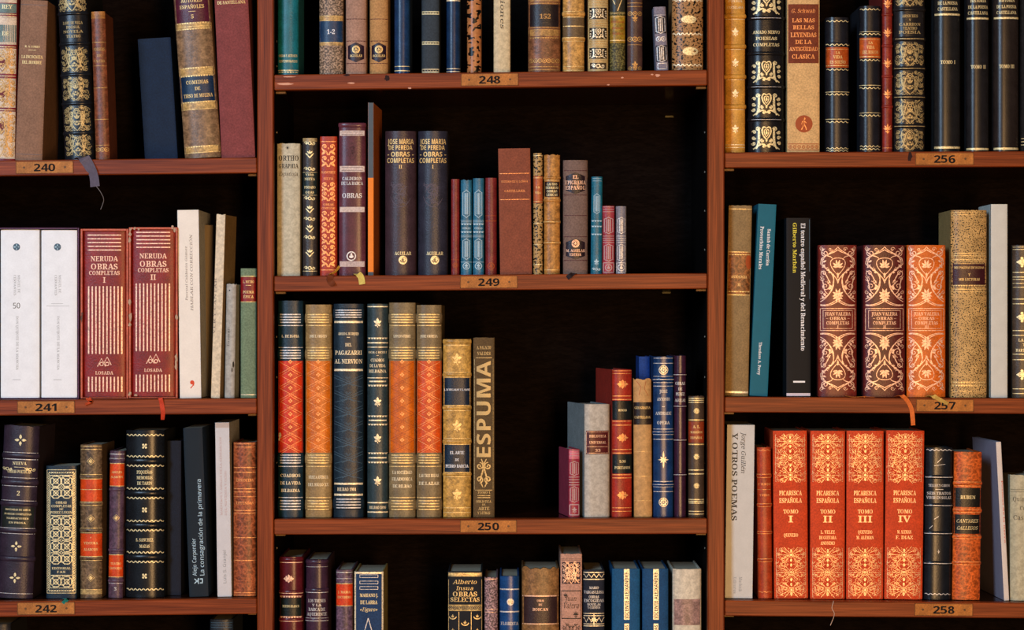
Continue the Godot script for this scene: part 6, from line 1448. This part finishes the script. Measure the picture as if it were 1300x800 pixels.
func row_257() -> void:
	book({"x": [920.4, 950.2], "t": 261, "s": 257, "k": 0.02, "m": "cloth", "c": rgb(138, 112, 72), "b": 3.5, "p": 3.0, "worn": 1.2, "l": "rough khaki book with rubbed russet label by the upright", "e": [["pt", 321, 374, rgb(128, 76, 36), 0.93, "tree"], ["g", "gold"], ["ln", 266, 1.2], ["ln", 320.5, 1.0, 0.95], ["ch", 324, 0.5], ["ch", 371, 0.6], ["ln", 375, 1.2, 0.95], ["tx", "ANTOLOGIA", 352, 3.4, 20], ["tx", "II", 362, 3.4], ["g", "rust"], ["oval", 950.5, 333, 4, 9], ["g", "cream"], ["ln", 498.5, 2.4, 0.97]]})
	book({"x": [951.4, 974.6], "t": 260, "s": 257, "k": 0.046, "pb": true, "m": "paper", "c": rgb(18, 94, 112), "l": "teal paperback with white lettering leaning right", "e": [["k", "white"], ["tv", "Santob de Carrión", 975.5, 291, 338, 4.2, -1, "b"], ["tv", "Proverbios Morales", 966.5, 288, 343, 4.4, -1, "b"], ["tv", "Theodore A. Perry", 964.5, 435, 477, 3.6, -1, "b"]]})
	book({"x": [998, 1029.4], "t": 277, "s": 257, "m": "paper", "pb": true, "c": rgb(12, 15, 20), "b": 0.8, "l": "black glossy paperback with white and yellow old-style lettering", "page": rgb(215, 205, 210), "e": [["pt", 499.5, 503, rgb(214, 200, 206), 0.97, "paper"], ["k", "white"], ["tv", "El teatro español Medieval y del Renacimiento", 1019.5, 283, 446, 5.4, -1, "b"], ["k", "yellow"], ["tv", "Gilberto Marbán", 1009, 283, 347, 4.8, -1, "b"], ["g", "white"], ["seg", 1007, 485, 1022, 485, 2.2], ["g", "blind"], ["seg", 1027.6, 279, 1027.6, 345, 0.7], ["seg", 1027.8, 355, 1027.8, 380, 0.6]]})
	var rows := [[1039.2, 1088.2], [1096.4, 1149.6], [1151.6, 1201]]
	for v in 3:
		var bk := book({"x": rows[v], "t": 311.5, "s": 257, "m": "leather", "c": [rgb(104, 34, 26), rgb(82, 25, 25), rgb(196, 92, 24)][v], "b": 5.0, "p": 2.8, "l": ["red-brown volume marked I tooled all over with arabesques", "dark maroon volume marked II tooled all over with arabesques", "orange-brown volume marked III tooled all over with arabesques"][v], "e": [["g", "rose"], ["fld", "ogee", 313, 391, 0.92], ["fld", "ogee2", 421, 497, 0.92], ["box", 392, 420, 0.9, 0.7], ["box", 394.5, 417.5, 0.76, 0.5], ["tx", "JUAN VALERA", 398.8, 4.2, 33], ["tx", "~ OBRAS ~", 404.6, 3.8, 30], ["tx", "COMPLETAS", 410.4, 4.2, 29], ["tx", ["I", "II", "III"][v], 415.4, 3.4]]})
		if v == 0:
			strip([[1076, 503, -20, 0], [1084, 504.2, -3, 0], [1098, 504.6, -2, 0], [1110, 504.6, -4, 0]], 3.0, bk, mat("cloth", rgb(196, 112, 40)))
		elif v == 1:
			strip([[1140, 504, -14, 0], [1144, 503.0, 0.6, 0], [1151, 508, 2.0, -20], [1157, 520, 2.0, -10], [1159, 540, 1.6, 10]], 5.5, bk, mat("cloth", rgb(206, 104, 40)))
		else:
			strip([[1180, 504.2, -14, 0], [1183, 503.2, 0.6, 0], [1192, 507, 3.0, -20], [1203, 513, 3.0, -30]], 6.0, bk, mat("cloth", rgb(222, 168, 84)))
	book({"x": [1207.6, 1253.6], "t": 267, "s": 257, "m": "speck", "c": rgb(164, 130, 78), "b": 6.0, "p": 2.6, "dp": 105, "l": "thick tan book speckled black with maroon label", "e": [["pt", 334, 364, rgb(56, 20, 26)], ["g", "gold"], ["ls", 270, 273, 2, 0.5, 0.95], ["ls", 322, 325, 2, 0.7, 0.97], ["ln", 330, 0.8], ["ln", 335, 0.5], ["tx", "MIS PAGINAS ESCOGIDAS", 340, 2.8, 38], ["tx", "Y", 349, 3], ["tx", "MIS LECTURAS", 355, 3.2, 27], ["ch", 363, 0.7], ["ln", 367.5, 0.9], ["ln", 371, 0.6], ["ch", 486, 0.9], ["ch", 490, 0.9], ["ln", 497, 0.6]]})
	book({"x": [1258, 1279.2], "t": 259.5, "s": 257, "pb": true, "m": "paper", "c": rgb(196, 196, 186), "b": 1.2, "dp": 95, "l": "blank off-white narrow book between speckled and dark gilt books"})
	book({"x": [1286, 1320], "t": 311.5, "s": 257, "m": "leather", "c": rgb(68, 56, 44), "b": 6.0, "l": "dark olive-brown book with gilt diamonds at the row's end", "e": [["g", "pale"], ["ls", 314, 317, 2, 0.6, 0.97], ["ls", 346, 352, 2, 1.0, 0.97], ["ls", 355, 365, 3, 0.7, 0.97], ["ls", 380, 386, 2, 1.0, 0.97], ["ls", 420, 426, 2, 1.0, 0.97], ["ls", 450, 457, 2, 1.0, 0.97], ["ls", 494, 500, 2, 0.9, 0.97], ["mot", "lozenge", 1303, 333, 22], ["mot", "lozenge", 1303, 403, 22], ["mot", "lozenge", 1303, 476, 22], ["tx", "LA VIDA", 432, 3.6, 20], ["tx", "TEL", 438, 3.4, 9], ["tx", "BARTOLOME", 445, 3.6, 26]]})

func row_258() -> void:
	book({"x": [920.2, 955.4], "t": 540, "s": 258, "k": 0.013, "pb": true, "m": "paper", "c": rgb(196, 194, 187), "b": 0.5, "l": "pale grey paperback with bold black title running down", "e": [["k", "ink"], ["tv", "Jorge Guillén", 944, 550, 602, 5.6, -1, "i"], ["tv", "Y OTROS POEMAS", 932.5, 550, 662, 7.0, -1, "b"], ["k", "grey"], ["tv", "Muchnik", 940, 733, 752, 4, -1, "r"], ["tv", "Editores", 933, 733, 754, 3.2, -1, "r"]]})
	book({"x": [963, 981], "t": 568.5, "s": 258, "k": -0.01, "m": "leather", "c": rgb(160, 56, 24), "b": 4.5, "dp": 120, "l": "slim red-brown leather book with gilt banded spine", "e": [["rb", 604.5, 4, 1.0], ["rb", 641.5, 4, 1.0], ["rb", 676.5, 4, 1.0], ["rb", 711.5, 4, 1.0], ["g", "copper"], ["wv", 572, 0.6, 0.6], ["ln", 602.5, 0.6], ["ln", 606.5, 0.6], ["tx", "F. DE ROJAS", 615, 2.8, 15], ["ln", 622, 0.5], ["tx", "Y OTROS", 629, 2.8, 12], ["ln", 640, 0.6], ["ln", 643.5, 0.6], ["ln", 675, 0.6], ["ln", 678, 0.6], ["ln", 710, 0.6], ["ln", 713.5, 0.6], ["wv", 752, 0.6, 0.6]]})
	var xs := [[983, 1026.4], [1028.6, 1072.8], [1074.4, 1121.6], [1122.8, 1171.4]]
	var names := [["QUEVEDO"], ["L. VELEZ", "DE GUEVARA", "ANONIMO"], ["QUEVEDO", "M. ALEMAN"], ["M. ALEMAN", "F. DIAZ"]]
	for v in 4:
		var e := [["g", "peach"], ["fld", "filigree", 552.5, 612, 0.86], ["fld", "filigree", 696.5, 758, 0.86], ["tx", "PICARESCA", 626.5, 6.0, 29], ["tx", "ESPAÑOLA", 636, 6.0, 29], ["tx", "TOMO", 650, 5.0, 19], ["tx", ["I", "II", "III", "IV"][v], 659.5, 8.6, [6, 12, 18, 16][v]]]
		for i in names[v].size():
			e.append(["tx", names[v][i], 676 + i * 7.0 + (4.0 if names[v].size() == 1 else 0.0), 4.2, [18.0, 22.0, 18.0][i]])
		var bk := book({"x": xs[v], "t": 547.5, "s": 258, "k": [-0.008, 0.002, 0.003, 0.012][v], "m": "cloth", "c": rgb(196, 66, 26), "b": 4.0, "p": 3.2, "l": "vermilion cloth volume with gold tracery marked TOMO " + ["I", "II", "III", "IV"][v], "e": e})
		if v == 1:
			strip([[1058, 764.6, -10, 0], [1058, 763.6, 0.8, 0], [1056, 772, 1.6, 0], [1059, 780, 1.4, 20], [1054, 794, 1.2, 0]], 0.7, bk, mat("dull", rgb(190, 160, 140)), "loose_thread")
	book({"x": [1173.6, 1208], "t": 568.5, "s": 258, "k": 0.012, "m": "shiny", "c": rgb(20, 24, 30), "b": 6.0, "worn": 1.5, "l": "scuffed black leather book with silver rules beside TOMO IV", "e": [["rb", 606, 5, 1.3], ["rb", 642, 5, 1.3], ["rb", 677.5, 5, 1.3], ["rb", 715.5, 5, 1.3], ["g", "silver"], ["wv", 572, 0.8, 1.0], ["ln", 606.5, 0.8], ["ln", 642.5, 0.8], ["ln", 678, 0.8], ["ln", 716, 0.8], ["wv", 755, 0.8, 1.0], ["tx", "TELLEZ Y GIRON", 617, 3.2, 27], ["ln", 622, 0.6, 0.3], ["tx", "SEIS TRATOS", 627, 3.6, 30], ["tx", "VIVIR EN SOLAZ", 632.5, 3.6, 32], ["seg", 1190, 588, 1196, 582, 0.8], ["seg", 1186, 592, 1200, 590, 0.6], ["seg", 1186, 660, 1192, 656, 0.8], ["seg", 1180, 672, 1184, 668, 0.6], ["mot", "star", 0, 701, 6]]})
	book({"x": [1209.4, 1244.8], "t": 574.5, "s": 258, "k": 0.014, "m": "tree", "c": rgb(180, 82, 30), "b": 5.5, "l": "orange-brown calf book with two black labels", "e": [["rb", 614.5, 5, 1.3], ["rb", 649, 5, 1.3], ["rb", 682.5, 5, 1.3], ["rb", 715.5, 4, 1.2], ["pt", 620, 644.5, rgb(24, 22, 20)], ["pt", 654, 678.5, rgb(24, 22, 20)], ["g", "copper"], ["ln", 612.5, 0.7], ["ln", 617.5, 0.7], ["ln", 647, 0.7], ["ln", 651, 0.7], ["ln", 681, 0.7], ["ln", 684.5, 0.7], ["ln", 714, 0.7], ["ln", 717.5, 0.7], ["g", "pale"], ["tx", "RUBEN", 632, 4.4, 19], ["tx", "CANTARES", 662, 4.4, 27, "i"], ["tx", "GALLEGOS", 671, 4.4, 26, "i"]]})
	book({"x": [1274.6, 1281.4], "t": 561.5, "s": 258, "k": -0.052, "yaw": 2.0, "pb": true, "m": "paper", "c": rgb(206, 196, 186), "b": 0.6, "dp": 150, "sm": "paper", "l": "very thin pale booklet with lilac cover, leaning left", "side": rgb(150, 142, 156), "page": rgb(190, 190, 200), "e": [["g", "orange"], ["tv", "Poemas de la tierra", 1274, 610, 690, 1.8, -1]]})
	book({"x": [1283, 1318], "t": 603, "s": 258, "m": "vellum", "c": rgb(170, 164, 136), "b": 6.0, "worn": 1.5, "l": "stained vellum book with brown ink title at the frame edge", "e": [["k", "ink"], ["g", "ink"], ["ls", 622, 625, 2, 0.35, 0.95], ["tx", "Quintana", 634, 5.4, 28, "r"], ["tx", "Con", 645.5, 5.4, 11, "r"], ["tx", "Castilla", 657.5, 6.0, 27, "r"]]})
